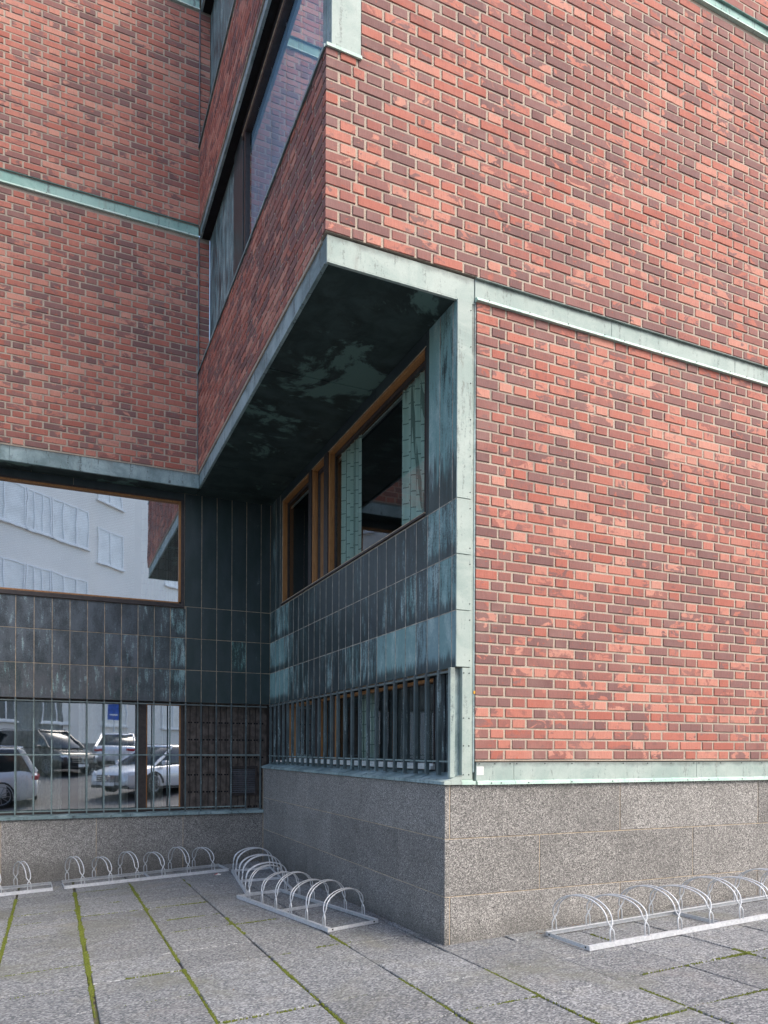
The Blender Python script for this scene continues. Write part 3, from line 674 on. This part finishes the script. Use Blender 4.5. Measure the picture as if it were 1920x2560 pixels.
# lower window of the return wall
wr2 = obj('window', MB().box(xr + .10, xr + .2, 10.89, yI + .1, 1.48, 2.34), M_FRAME, B)
for q in ((9.478, 9.60), (8.83, 8.975)): obj('mullion', MB().box(xr + .10, xr + .2, *q, 1.52, 2.33), M_FRAME, wr2)
fr_ = MB()
for ya, yb_ in ((6.15, 8.8295), (8.9755, 9.4775), (9.6005, 10.884)):
    fr_.box(xr + .10, xr + .16, yb_ - .03, yb_, 1.525, 2.30).box(xr + .10, xr + .16, ya + .021, yb_, 2.3005, 2.33)
    obj('frame', MB().box(xr + .10, xr + .19, ya, ya + .02, 1.525, 2.33), M_FRAME, wr2)
    obj('pane', pane_x(xr + .165, ya + .0205, yb_ - .0305, 1.5255, 2.30), M_GLASSD, wr2)
obj('frame', fr_, M_WOOD, wr2, bevel=.002)
obj('sill', MB().box(xr + .06, xr + .19, 6.15, 10.885, 1.47, 1.50).box(xr + .09, xr + .18, 6.15, 10.885, 1.5005, 1.5245), M_CURTG, wr2)
obj('recess_head', MB().box(xr + .11, xr + .22, yR + .06, yI + .1, 2.3405, 2.42), M_BLACK, wr2)
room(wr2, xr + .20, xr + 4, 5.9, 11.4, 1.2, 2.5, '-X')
curtain('X', 8.6, 8.1, xr + .36, 1.4, 2.4, .03, 4, M_CURT, wr2); curtain('X', 7.5, 6.3, xr + .36, 1.4, 2.4, .03, 9, M_ROOM, wr2)
for k in range(5):
    obj('rib_panel', MB().box(xr + .10 - (.012 if k % 2 else 0), xr + .16, yR + .062 + k * .104, yR + .062 + (k + 1) * .104 - .004, 1.44, 2.34), M_PANEL, wr2, color=(.40, .1, 0, 1), bevel=.003)
gr = obj('window_grille', MB().box(xr - .030, xr - .006, 5.62, yI - .05, 2.328, 2.346).box(xr - .030, xr - .008, 5.62, yI - .05, 1.545, 1.560), M_RAIL, B)
by = [5.828 + .2325 * i for i in range(25)]
for i, y in enumerate(by):
    obj('bar', MB().box(xr - .040, xr - .004, y - .016, y + .016, 1.425 + .004, 2.364), M_BAR, gr, bevel=.002)
obj('bar', MB().box(3.112, 3.160, 5.505 + .055, 5.558 + .045, 1.415, 2.364), M_RAIL2, gr, bevel=.003)
# sloped copper sill of the return wall
sl_ = obj('sill', MB().prism([(xp - .022, 1.356), (xp - .022, 1.384), (xr + .02, 1.425), (xr + .12, 1.462), (xr + .12, 1.38), (xp + .03, 1.356)], 'y', yR + .028, yI + .1), M_SLATE, B)
obj('sill_end', MB().prism([(xp - .020, 1.356), (xp - .020, 1.383), (3.216, 1.436), (3.216, 1.356)], 'y', yR - .022, yR + .027), M_PALE, sl_)
obj('sill_end', MB().box(3.2165, 3.352, yR - .026, yR + .05, 1.354, 1.385).box(3.2165, 3.33, yR - .012, yR + .06, 1.3855, 1.404), M_LIP, sl_)
for k in range(9):
    y = 6.1 + k * .62; obj('seam', MB().prism([(xp - .02, 1.3845), (xr + .02, 1.4255), (xr + .02, 1.430), (xp - .02, 1.389)], 'y', y, y + .008), M_SLATE, sl_)
# base strip of the right facade
xs = [3.367, 3.758, 5.962, 8.15, XR_]
for a, b in zip(xs, xs[1:]):
    o = obj('base_strip', MB().box(a + .0015, b - .0015, yR - .006, yR + .1, 1.362, 1.5455), M_PALE, B, bevel=.002)
    obj('drip_lip', MB().prism([(yR - .034, 1.352), (yR + .01, 1.352), (yR + .01, 1.3615), (yR - .0065, 1.392), (yR - .030, 1.377)], 'x', a + .002, b - .001), M_LIP, o)
    screws(o, [(x, yR - .006, 1.534) for x in span(a + .03, b - .04, max(2, int((b - a) / .3)))], (0, -1, 0), .006)
    screws(o, [(x, yR - .0335, 1.366) for x in span(a + .14, b - .15, max(1, int((b - a) / .5)))], (0, -1, 0), .006)
st = obj('notice_sticker', MB().box(3.372, 3.441, yR - .0085, yR - .0062, 1.437, 1.510), M_WHITE, B)
mk = MB()
for k in range(16):
    a = k * .785; r_ = .011 if k < 8 else .021
    u, v = 3.4065 + r_ * math.cos(a), 1.4735 + r_ * math.sin(a); mk.box(u - .0028, u + .0028, yR - .0100, yR - .0086, v - .002, v + .002)
for u, v in ((3.385, 1.452), (3.428, 1.495), (3.385, 1.495), (3.428, 1.452)): mk.box(u - .007, u + .007, yR - .0100, yR - .0086, v - .0012, v + .0012)
obj('printed_mark', mk, M_MARK, st)
obj('conduit', MB().tube([(1.957, yL - .012, 7.27), (1.957, yL - .012, 9.25)], .011, 8), M_CONDUIT, B)
obj('conduit', MB().tube([(1.957, yL - .012, 10.64), (1.957, yL - .012, 12.63)], .011, 8), M_CONDUIT, B)
obj('conduit', MB().tube([(1.948, yL - .008, 5.77), (1.948, yL - .008, 7.22)], .007, 8), M_CONDUIT, B)

# ---- granite plinth
zj1, zj2 = .8884, .3918
pl = obj('plinth', MB().box(xp + .005, XR_, yR + .0055, yR + .3, -.5, 1.352).box(xp + .005, xp + .3, yR + .3005, 11.6, -.5, 1.352).box(XL, xp + .004, yI - .017, yI + .2, -.8, .65), M_TAN, B)
GJ = .0038
def gblock(x0, x1, y0, y1, z0, z1_): obj('granite_block', MB().box(x0, x1, y0, y1, z0, z1_), M_GRAN_R, pl, bevel=.0035)
for (za, zb, js) in ((zj1, 1.352, (xp, 3.112, 4.981, 6.859, 8.73, XR_)), (zj2, zj1, (xp, 4.047, 5.926, 7.80, XR_)), (-.3, zj2, (xp, 3.116, 4.985, 6.85, 8.72, XR_))):
    for a, b in zip(js, js[1:]): gblock(a + (GJ if a > xp else 0), b - GJ, yR, yR + .04, za + GJ, zb - (GJ if zb < 1.3 else 0))
for (za, zb, js) in ((zj1, 1.352, (yR + .0405, 7.44, 9.32, 11.175, 11.53)), (zj2, zj1, (yR + .0405, 6.508, 8.405, 10.255, 11.175, 11.53)), (-.5, zj2, (yR + .0405, 5.62, 7.438, 9.313, 11.175, 11.53))):
    for a, b in zip(js, js[1:]): gblock(xp, xp + .04, a + GJ, b - GJ, za + GJ, zb - (GJ if zb < 1.3 else 0))
js = [3.058, 1.816, .584, -.651, -1.885, -3.12, -4.35, XL]
for b, a in zip(js, js[1:]): gblock(a + GJ, b - GJ, yI - .022, yI + .02, -.8, .65)
# roof slab that closes the volume, and the rear
obj('roof', MB().box(xo + .2, XR_, yR + .2, 15, ZT - .2, ZT).box(XL, xo + .2, yL + .05, 15, ZT - .2, ZT), M_BLACK, B)
obj('side_wall', MB().box(XR_ - .05, XR_ + .2, yR + .31, 15, -.5, ZT - .3).box(XL - .2, XL - .01, yI, 15, -.8, ZT - .3), M_MORTAR, B)

# ================================================================== BICYCLE RACKS
def arch(s, w, zt, drop):
    """one rod of a hoop in local coordinates: y across the rack (0 front .. w back), x along it; s = +1/-1 picks the rod"""
    f = .021 * s; k = .026 * s; pts = [(f, .012, .035), (f, .013, .115), (f * .75, .016, .130), (-k * .75, .024, .185), (-k, .030, .205)]
    n = 14; cy, ry, z0 = w / 2, w / 2 - .030, .205; rz = zt - z0
    for i in range(1, n): 
        a = math.pi * i / n; pts.append((-k, cy - ry * math.cos(a), z0 + rz * math.sin(a)))
    pts += [(-k, w - .030, .205), (-k * .75, w - .024, .185), (f * .75, w - .016, .130), (f, w - .013, .115), (f, w - .012, .035)]
    return pts
def make_rack(name, label, n, first, pitch, length, w, org, ang, tall0=True, group='galvanised bicycle racks on the forecourt', zlift=.0):
    """org: world position of the front left corner, ang: heading of the long side"""
    o = org; e = (o[0] + length * math.cos(ang), o[1] + length * math.sin(ang))
    z0, z1_ = gz(*o), gz(*e); bkz = gz(o[0] - w * math.sin(ang), o[1] + w * math.cos(ang))
    t = thing(name, (o[0], o[1], z0 + .004 + zlift), label, 'bicycle rack', group, world=False)
    ux = Vector((math.cos(ang), math.sin(ang), (z1_ - z0) / length)).normalized(); uy = Vector((-math.sin(ang), math.cos(ang), (bkz - z0) / w)).normalized(); uz = ux.cross(uy).normalized(); uy = uz.cross(ux)
    t.matrix_world = Matrix((ux, uy, uz)).transposed().to_4x4(); t.location = (o[0], o[1], z0 + .004 + zlift)
    T, Hh = .0035, .040
    for y0, s in ((0, 1), (w, -1)):
        m = MB().prism([(y0, 0), (y0 + s * T, 0), (y0 + s * T, Hh - T), (y0 + s * .032, Hh - T), (y0 + s * .032, Hh), (y0, Hh)], 'x', 0, length); obj('rail', m, M_STEEL, t)
    for x0 in [0, length - .004] + ([length * .5] if length > 1.6 else []):
        m = MB().box(x0, x0 + .004, T + .0005, w - T - .0005, .002, Hh - .004); b_ = obj('cross_bar', m, M_STEEL, t)
        if x0 == 0 or x0 > length * .7:
            xx = x0 - .003 if x0 == 0 else x0 + .004
            for yy in (.05, w - .05): obj('bolt', MB().box(xx, xx + .003, yy - .008, yy + .008, .013, .027), M_SCREW, b_)
    for k in range(n):
        x = first + k * pitch; tall = (k % 2 == 0) == tall0; m = MB()
        for s in (1, -1): m.tube([(x + p[0] - .168 * p[1] / w, p[1], p[2]) for p in arch(s, w, .385 if tall else .345, 0)], .0062, 8)
        obj('hoop', m, M_STEEL, t, smooth=True)
    return t
make_rack('bicycle_rack', 'galvanised bicycle rack in front of the sunlit granite plinth, at the right edge', 8, .25, .372, 3.0, .585, (3.97, 4.775), 0)
def rack_along_return(org, end, label, n, first, pitch, w, tall0):
    """front rail on the open (-X) side: the rack's local y points to +X, so its long side runs from the far end towards the viewer"""
    d = math.hypot(org[0] - end[0], org[1] - end[1]); a = math.atan2(org[1] - end[1], org[0] - end[0])
    return make_rack('bicycle_rack', label, n, d - first - (n - 1) * pitch, pitch, d, w, end, a, tall0 if n % 2 else not tall0)
rack_along_return((2.36, 6.53), (1.995, 8.70), 'galvanised bicycle rack with six hoops set aslant beside the shaded return plinth, nearer of two', 6, .09, .352, .565, False)
rack_along_return((2.130, 8.79), (2.372, 10.69), 'galvanised bicycle rack deep in the inner corner, behind the other aslant rack', 5, .14, .40, .57, False)
make_rack('bicycle_rack', 'galvanised bicycle rack with six hoops against the left granite plinth', 6, .235, .352, 2.215, .56, (.152, 10.70), R(3.0), True)
make_rack('bicycle_rack', 'galvanised bicycle rack cut off by the left edge of the photo', 6, .21, .346, 2.215, .56, (-2.20, 10.585), R(2.2), False)

# ================================================================== MOSS AND LITTER
ms = MB()
def tuft(x, y, r, h):
    z = gz(x, y) - .008; a = rnd.uniform(0, 6.28); n = 5
    ms.add([(x + r * rnd.uniform(.7, 1.2) * math.cos(a + k * 2 * math.pi / n), y + r * rnd.uniform(.7, 1.2) * math.sin(a + k * 2 * math.pi / n), z) for k in range(n)] +
           [(x + r * .55 * rnd.uniform(.6, 1.3) * math.cos(a + .5 + k * 2 * math.pi / n), y + r * .55 * rnd.uniform(.6, 1.3) * math.sin(a + .5 + k * 2 * math.pi / n), z + h * rnd.uniform(.55, .9)) for k in range(n)] + [(x, y, z + h)],
           [(k, (k + 1) % n, n + k) for k in range(n)] + [((k + 1) % n, n + (k + 1) % n, n + k) for k in range(n)] + [(n + k, n + (k + 1) % n, 2 * n) for k in range(n)])
def mossline(p, q, w, dens, seed, patch=1.0):
    L = math.hypot(q[0] - p[0], q[1] - p[1]); dx, dy = (q[0] - p[0]) / L, (q[1] - p[1]) / L
    ph = [rnd.uniform(0, 6.28) for _ in range(4)]
    for k in range(int(L * dens)):
        t = rnd.random() * L
        e = .5 + .5 * (math.sin(t * 5.1 + ph[0]) * .5 + math.sin(t * 11.7 + ph[1]) * .3 + math.sin(t * 27 + ph[2]) * .2)
        if rnd.random() > max(.12, e * 2.0 - .5): continue
        o = rnd.gauss(0, w * .42 * (.55 + .6 * e)); r_ = rnd.uniform(.004, .010) * (1 + .3 * (w > .02))
        tuft(p[0] + dx * t - dy * o, p[1] + dy * t + dx * o, r_, rnd.uniform(.010, .018))
V = [(-.41, 5.9, 10.3, .021, 800), (.267, 5.75, 10.35, .027, 1200), (.262, 5.25, 5.8, .012, 400), (.965, 8.6, 10.6, .024, 800), (.963, 6.3, 8.6, .014, 430), (.960, 4.7, 6.05, .019, 600),
     (1.662, 6.95, 7.75, .026, 1000), (1.66, 9.9, 10.5, .016, 350), (1.66, 4.2, 5.9, .014, 480), (2.35, 5.95, 6.45, .016, 600), (2.345, 3.3, 4.95, .015, 500), (3.0, 3.0, 4.85, .014, 520), (3.665, 3.0, 3.9, .014, 480), (4.965, 3.7, 4.25, .022, 700), (4.34, 4.95, 5.2, .014, 500), (-.41 - .68, 4, 9, .02, 500)]
for x, a, b, w, d in V: mossline((x, a), (x, b), w, d, 1)
Hh_ = [(-.40, .27, 9.15, .010, 260), (-.40, .27, 8.63, .012, 380), (-.4, 0, 7.93, .007, 220), (-.42, .26, 6.62, .013, 520), (-.3, .24, 5.96, .008, 220), (.3, .95, 10.3, .010, 260), (.28, .96, 8.69, .012, 360), (.3, .95, 9.35, .008, 200), (.5, .955, 6.03, .010, 330), (.45, .95, 5.365, .008, 260),
       (1.0, 1.66, 8.72, .010, 340), (1.1, 1.66, 7.98, .010, 340), (1.05, 1.66, 7.39, .012, 420), (1.66, 2.1, 7.385, .010, 360), (1.0, 1.62, 4.71, .010, 380), (1.66, 1.85, 6.04, .007, 300), (2.1, 2.42, 6.1, .009, 350), (1.64, 2.0, 4.715, .007, 260),
       (2.33, 3.0, 4.116, .010, 400), (3.15, 3.66, 3.44, .009, 400), (3.67, 4.4, 3.456, .012, 520), (4.3, 5.0, 4.118, .012, 480), (3.9, 4.3, 4.12, .005, 160), (4.95, 5.3, 4.118, .009, 300), (-1.1, -.42, 8.6, .008, 260), (-1.1, -.42, 6.6, .010, 300)]
for a, b, y, w, d in Hh_: mossline((a, y), (b, y), w, d, 1)
mo = obj('moss', ms, M_MOSS); tag(mo, 'bright green moss growing in the joints between the paving slabs', 'moss', kind='stuff')
lf = MB()
def flake(x, y, r_):
    a = rnd.uniform(0, 6.28); z = gz(x, y) + .004; h = rnd.uniform(.002, .012)
    lf.add([(x + r_ * math.cos(a), y + r_ * math.sin(a), z), (x - r_ * .5 * math.sin(a), y + r_ * .5 * math.cos(a), z + h), (x - r_ * math.cos(a), y - r_ * math.sin(a), z + .001), (x + r_ * .5 * math.sin(a), y - r_ * .5 * math.cos(a), z + h * .4)], [(0, 1, 2, 3)])
for k in range(900):
    q = rnd.random()
    if q < .45: flake(rnd.uniform(3.9, 8.2), yR - abs(rnd.gauss(.02, .10)) - .01, rnd.uniform(.003, .012))
    elif q < .65: flake(xp - abs(rnd.gauss(.01, .06)) - .01, rnd.uniform(6.0, 11.4), rnd.uniform(.003, .010))
    elif q < .9: flake(rnd.uniform(-2.5, 2.9), yI - .03 - abs(rnd.gauss(.02, .12)), rnd.uniform(.003, .012))
    else: flake(rnd.uniform(-.4, 6), rnd.uniform(3.3, 10.5) if rnd.random() < .5 else rnd.uniform(3.2, 5.4), rnd.uniform(.003, .008))
M_LEAF = simple('dry_leaf', (.17, .11, .06), .8, 0, .6, 60, 0)
lf.v, lf.f = lf.v, [f for f in lf.f if not (lf.v[f[0]][0] > xp - .005 and lf.v[f[0]][1] > yR - .005)]
lo = obj('leaf_litter', lf, M_LEAF); tag(lo, 'dry leaf crumbs and grit gathered along the foot of the granite plinth', 'leaf litter', kind='stuff')
lx, ly = 2.155, 10.585
m = MB(); zz = gz(lx, ly)
pts = [(-.045, -.012, .004), (-.01, -.022, .016), (.035, -.010, .006), (.05, .012, .012), (.005, .02, .022), (-.04, .014, .010)]
m.add([(lx + a, ly + b, zz + c) for a, b, c in pts] + [(lx + a * .9, ly + b * .9, zz + .002) for a, b, c in pts], [(0, 1, 4, 5), (1, 2, 3, 4)] + [(k, (k + 1) % 6, 6 + (k + 1) % 6, 6 + k) for k in range(6)])
lt = obj('paper_scrap', m, M_WHITE); tag(lt, 'small crumpled red and white scrap of litter near the end of a bicycle rack', 'litter')
rp = MB(); rp.add([(lx - .046, ly - .013, zz + .006), (lx - .011, ly - .0235, zz + .018), (lx + .004, ly + .0205, zz + .0245), (lx - .041, ly + .0145, zz + .0125)], [(0, 1, 2, 3)]); obj('red_print', rp, M_RED, lt)

# ================================================================== ACROSS THE STREET (seen mirrored in the panes)
u45 = Vector((.70711, -.70711, 0)); n45 = Vector((.70711, .70711, 0))
def F(s, d, z): return Vector((-2.34, -16.56, 0)) + u45 * s + n45 * d + Vector((0, 0, z))
def fbox(m, s0, s1, d0, d1, za, zb):
    c = [F(s, d, z) for z in (za, zb) for s, d in ((s0, d0), (s1, d0), (s1, d1), (s0, d1))]
    m.add(c, [(0, 1, 2, 3), (7, 6, 5, 4), (0, 4, 5, 1), (1, 5, 6, 2), (2, 6, 7, 3), (3, 7, 4, 0)]); return m
FB = thing('apartment_building', tuple(F(0, 0, .8)), 'pale grey plastered apartment building mirrored in the left windows', 'building')
obj('wall', fbox(fbox(MB(), -9, 34, -9, 0, -1, 19), -9, 5.6, .001, .35, 9.4, 19), M_FACADE, FB)
obj('plinth', fbox(MB(), -9, 34, .0005, .06, -1, 1.95), simple('dark_base_render', (.22, .21, .20)), FB)
M_WFR = simple('white_window_frame', (.78, .78, .76), .5, 0, .05, 4, 0)
M_WGL = simple('curtained_glass', (.74, .74, .70), .3, 0, .10, 1.5, 0); M_WGLD = simple('dark_glass', (.10, .13, .15), .1, 0, .3, 1, 0)
def fwin(s0, s1, za, zb, d, glass, div=2):
    w = obj('window', fbox(fbox(fbox(fbox(MB(), s0, s1, d, d + .05, za, za + .08), s0, s1, d, d + .05, zb - .08, zb), s0, s0 + .08, d, d + .05, za + .081, zb - .081), s1 - .08, s1, d, d + .05, za + .081, zb - .081), M_WFR, FB)
    obj('pane', fbox(MB(), s0 + .081, s1 - .081, d + .001, d + .02, za + .081, zb - .081), glass, w)
    mm = MB()
    for k in range(1, div): q = s0 + (s1 - s0) * k / div; fbox(mm, q - .045, q + .045, d + .021, d + .055, za + .082, zb - .082)
    if div > 1: obj('mullion', mm, M_WFR, w)
    obj('sill', fbox(MB(), s0 - .1, s1 + .1, d, d + .14, za - .09, za - .001), M_WFR, w)
for zb_ in (14.5, 10.72, 18.2):
    for a, b in ((-8.2, -3.2), (-2.6, 1.15), (1.2, 2.75), (2.8, 5.35)): fwin(a, b, zb_ - 2.02, zb_, .352, M_WGL, 3)
for zb_ in (14.1, 10.1, 17.6):
    for q in (6.5, 12.5, 16.5, 20.5, 24.5, 28.5): fwin(q, q + 2, zb_ - 2.0, zb_, .002, M_WGL, 2)
for a, b in ((-6.5, -5.2), (-.3, .95), (2.5, 4.5) , (6.9, 8.9), (12.3, 14.3), (17, 19)): fwin(a, b, 3.0, 5.4, .002 , M_WGLD if a < 2 else M_WGL, 2)
obj('door', fbox(MB(), 1.05, 3.9, .002, .05, .8, 5.6), M_WGLD, FB)
sg = thing('parking_sign', (2.62, -13.2, gz(2.62, -13.2)), 'blue street sign on a grey pole mirrored in the lower left window', 'sign')
zs = gz(2.62, -13.2)
obj('pole', MB().tube([(2.62, -13.2, zs), (2.62, -13.2, 3.75)], .035, 10), M_STEEL, sg)
o = obj('plate', box(2.34, 2.90, -13.16, -13.15, 3.0, 3.72), simple('sign_blue', (.02, .10, .42), .4), sg)
obj('symbol', box(2.44, 2.80, -13.149, -13.147, 3.20, 3.26), M_WFR, o)

# ---- cars
M_TYRE = simple('tyre_rubber', (.02, .02, .02), .8); M_RIM = simple('alloy_rim', (.30, .31, .32), .35, .7, .1); M_CGL = simple('car_glass', (.022, .028, .03), .06, 0, .1, 2, 0, .8)
M_CHR = simple('chrome_trim', (.62, .64, .66), .15, .9, .05, 4, 0); M_TAIL = simple('tail_lamp_red', (.40, .015, .03), .2, 0, .1, 6, 0); M_HEAD = simple('headlamp_lens', (.70, .74, .78), .12, 0, .15, 9, 0); M_PLATE = simple('plate_white', (.75, .76, .76), .5, 0, .05, 5, 0); M_CBLK = simple('black_trim', (.014, .014, .015), .45)
def paint(name, c):
    g = G(name); g.set(c, .32, .15); g.b.inputs['Coat Weight'].default_value = 1; g.b.inputs['Coat Roughness'].default_value = .04; return g.m
def make_car(label, length, width, height, suv, coupe, mat, loc, heading):
    """local x: forward, origin on the road under the centre"""
    t = thing('parked_car', loc, label, 'car', 'cars parked across the street', world=False, rotz=heading)
    L, Wd, Ht = length, width / 2, height; belt = .60 * Ht if not suv else .585 * Ht; cl = .20 if suv else .15
    # stations: x, half width, top of lower body, bottom
    st_ = [(-.5, .78, belt * .80, .42), (-.49, .86, belt * .98, .32), (-.46, .93, belt * 1.06 if not suv else belt * 1.05, cl + .06), (-.40, .98, belt * 1.06, cl), (-.25, 1.0, belt * 1.03, cl), (0, 1.0, belt, cl), (.18, 1.0, belt * .985, cl), (.27, .99, belt * .97, cl), (.38, .97, belt * .90, cl), (.455, .90, belt * .80, cl + .04), (.488, .80, belt * .68, cl + .10), (.5, .68, belt * .52, cl + .16)]
    m = MB(); ring = []
    for x, w, zt, zb in st_:
        hw = Wd * w; zm = zb + (zt - zb) * .55
        ring.append([(x * L, -hw * .92, zb), (x * L, -hw, zb + .10), (x * L, -hw, zm), (x * L, -hw * .955, zt - .05), (x * L, -hw * .82, zt), (x * L, 0, zt + .025), (x * L, hw * .82, zt), (x * L, hw * .955, zt - .05), (x * L, hw, zm), (x * L, hw, zb + .10), (x * L, hw * .92, zb)])
    n = 11; vs = [p for q in ring for p in q]; fs = [(i * n + k, i * n + (k + 1) % n, (i + 1) * n + (k + 1) % n, (i + 1) * n + k) for i in range(len(ring) - 1) for k in range(n)] + [tuple(range(n)), tuple((len(ring) - 1) * n + k for k in range(n))[::-1]]
    m.add(vs, fs); body = obj('body', m, mat, t, smooth=True)
    # cabin
    a0, a1, a2, a3 = ((-.485, -.40, .12, .30) if suv else (-.44, -.24, .06, .27)) if not coupe else (-.46, -.20, .05, .26)
    def cab(shrink, dz, name, mt, sx=1.0):
        m = MB(); zb = belt * 1.0; zt = Ht - dz; q = []
        for x, z, w in ((a0, zb, .84), (a1, zt, .66), (a2, zt + .015, .66), (a3, zb - .02, .84)):
            q += [(x * L, -Wd * w * shrink, z), (x * L, Wd * w * shrink, z)]
        # roof rounding ring
        m.add(q, [(0, 2, 3, 1), (2, 4, 5, 3), (4, 6, 7, 5), (0, 1, 7, 6), (0, 6, 4, 2), (1, 3, 5, 7)]); return obj(name, m, mt, t, bevel=.05, smooth=True)
    cab(1.0, .02, 'cabin_glass', M_CGL)
    m = MB(); zt = Ht - .02
    m.add([(a1 * L - .10, -Wd * .665, zt - .03), (a2 * L + .12, -Wd * .665, zt - .04), (a2 * L + .12, Wd * .665, zt - .04), (a1 * L - .10, Wd * .665, zt - .03), (a1 * L, -Wd * .58, zt + .035), (a2 * L, -Wd * .58, zt + .045), (a2 * L, Wd * .58, zt + .045), (a1 * L, Wd * .58, zt + .035)],
          [(0, 1, 5, 4), (1, 2, 6, 5), (2, 3, 7, 6), (3, 0, 4, 7), (4, 5, 6, 7), (3, 2, 1, 0)]); obj('roof', m, mat, t, bevel=.02, smooth=True)
    for s in (-1, 1):
        m = MB()
        for xa, xb_, hw in ((a0, a1, .055), (a3, a2, .04)):
            m.tube([(xa * L, s * Wd * .845, belt * .99), (xb_ * L, s * Wd * .668, Ht - .03)], hw, 6)
        m.tube([(-.09 * L, s * Wd * .845, belt), (-.10 * L, s * Wd * .672, Ht - .04)], .03, 6); obj('pillar', m, mat, t)
        if suv: obj('roof_rail', MB().tube([(a1 * L - .05, s * Wd * .6, Ht + .03), (a1 * L + .1, s * Wd * .6, Ht + .06), (a2 * L - .1, s * Wd * .6, Ht + .06), (a2 * L + .05, s * Wd * .6, Ht + .03)], .018, 6), M_CHR, t)
        obj('mirror', MB().box(.195 * L, .235 * L, s * (Wd + .02) - .09, s * (Wd + .02) + .09, belt * .99, belt * .99 + .14), mat, t, bevel=.03)
        obj('side_moulding', MB().box(-.27 * L, .27 * L, s * Wd * .985 - .02, s * Wd * .985 + .02, cl + .02, cl + .09), M_CBLK, t)
        wr_ = .345 if suv else .325
        for xw_ in (-.295, .305):
            w = obj('wheel', MB().tube([(xw_ * L, s * (Wd - .20), wr_), (xw_ * L, s * (Wd - .01), wr_)], wr_, 28), M_TYRE, t, bevel=.015)
            obj('arch', MB().tube([(xw_ * L + (wr_ + .045) * math.cos(k * math.pi / 12), s * (Wd - .003), wr_ + (wr_ + .045) * math.sin(k * math.pi / 12)) for k in range(13)], .028, 6), M_CBLK, t)
            rm = MB(); 
            for k in range(10):
                a = k * math.pi / 5; rm.tube([(xw_ * L + .04 * math.cos(a), s * (Wd + .002), wr_ + .04 * math.sin(a)), (xw_ * L + (wr_ - .09) * math.cos(a + .08), s * (Wd - .004), wr_ + (wr_ - .09) * math.sin(a + .08))], .014, 5)
            rm.tube([(xw_ * L + (wr_ - .08) * math.cos(k * math.pi / 12), s * (Wd - .004), wr_ + (wr_ - .08) * math.sin(k * math.pi / 12)) for k in range(25)], .012, 5, False)
            obj('rim', rm, M_RIM, w)
        m = MB(); m.add([(.470 * L, s * Wd * .90, belt * .66), (.497 * L, s * Wd * .62, belt * .60), (.494 * L, s * Wd * .60, belt * .71), (.452 * L, s * Wd * .915, belt * .80), (.45 * L, s * Wd * .80, belt * .66), (.45 * L, s * Wd * .80, belt * .78)], [(0, 1, 2, 3), (0, 4, 1), (3, 2, 5), (0, 3, 5, 4), (1, 4, 5, 2)]); obj('headlight', m, M_HEAD, t)
        m = MB(); m.box(-.502 * L, -.47 * L, s * Wd * .66 - .22, s * Wd * .66 + .20, belt * .80, belt * .92); obj('tail_light', m, M_TAIL, t, bevel=.02)
    gq = MB().box(.488 * L, .506 * L, -Wd * .52, Wd * .52, belt * .42, belt * .66); g0 = obj('grille', gq, M_CBLK, t, bevel=.02)
    for k in range(3): obj('slat', MB().box(.506 * L + .001, .506 * L + .012, -Wd * .48, Wd * .48, belt * (.46 + .07 * k), belt * (.46 + .07 * k) + .015), M_CHR, g0)
    obj('emblem', MB().tube([(.506 * L + .014, .095 * math.cos(k * math.pi / 12), belt * .54 + .095 * math.sin(k * math.pi / 12)) for k in range(25)], .009, 5, False).tube([(.506 * L + .014, 0, belt * .54), (.506 * L + .014, 0, belt * .54 + .095)], .008, 5).tube([(.506 * L + .014, 0, belt * .54), (.506 * L + .014, .082, belt * .54 - .047)], .008, 5).tube([(.506 * L + .014, 0, belt * .54), (.506 * L + .014, -.082, belt * .54 - .047)], .008, 5), M_CHR, g0)
    obj('bumper', MB().box(.472 * L, .502 * L, -Wd * .75, Wd * .75, cl + .05, cl + .14), M_CBLK, t, bevel=.02); obj('bumper', MB().box(-.498 * L, -.468 * L, -Wd * .78, Wd * .78, cl + .02, cl + .16), M_CBLK, t, bevel=.02)
    obj('number_plate', MB().box(.507 * L, .511 * L, -.26, .26, belt * .30, belt * .30 + .11), M_PLATE, t); obj('number_plate', MB().box(-.506 * L, -.502 * L, -.26, .26, belt * .62, belt * .62 + .11), M_PLATE, t)
    return t
P_SIL = paint('silver_paint', (.56, .59, .62)); P_WHT = paint('pale_blue_white_paint', (.66, .71, .76)); P_BLK = paint('black_paint', (.012, .013, .014)); P_WH2 = paint('white_paint', (.70, .73, .76))
def park(label, L, w, h, suv, coupe, mat, x, y, head): make_car(label, L, w, h, suv, coupe, mat, (x, y, gz(x, y) - .04), head)
park('silver estate car parked nearest the left edge, mirrored in the lower left window', 4.75, 1.92, 1.74, True, False, P_SIL, -2.78, -1.75, math.pi)
park('white sedan with chrome grille parked aslant, mirrored beside the orange framed pane', 4.95, 1.92, 1.53, False, False, P_WHT, 3.45, -2.75, math.atan2(.66, -.75))
park('black car with bright headlamps mirrored left of the white coupe', 4.9, 2.0, 1.78, True, False, P_BLK, -.35, -11.1, math.atan2(.80, .60))
park('white coupe seen from behind, mirrored right of the black car', 4.8, 1.95, 1.50, False, True, P_WH2, 2.75, -12.6, math.atan2(-1, .12))
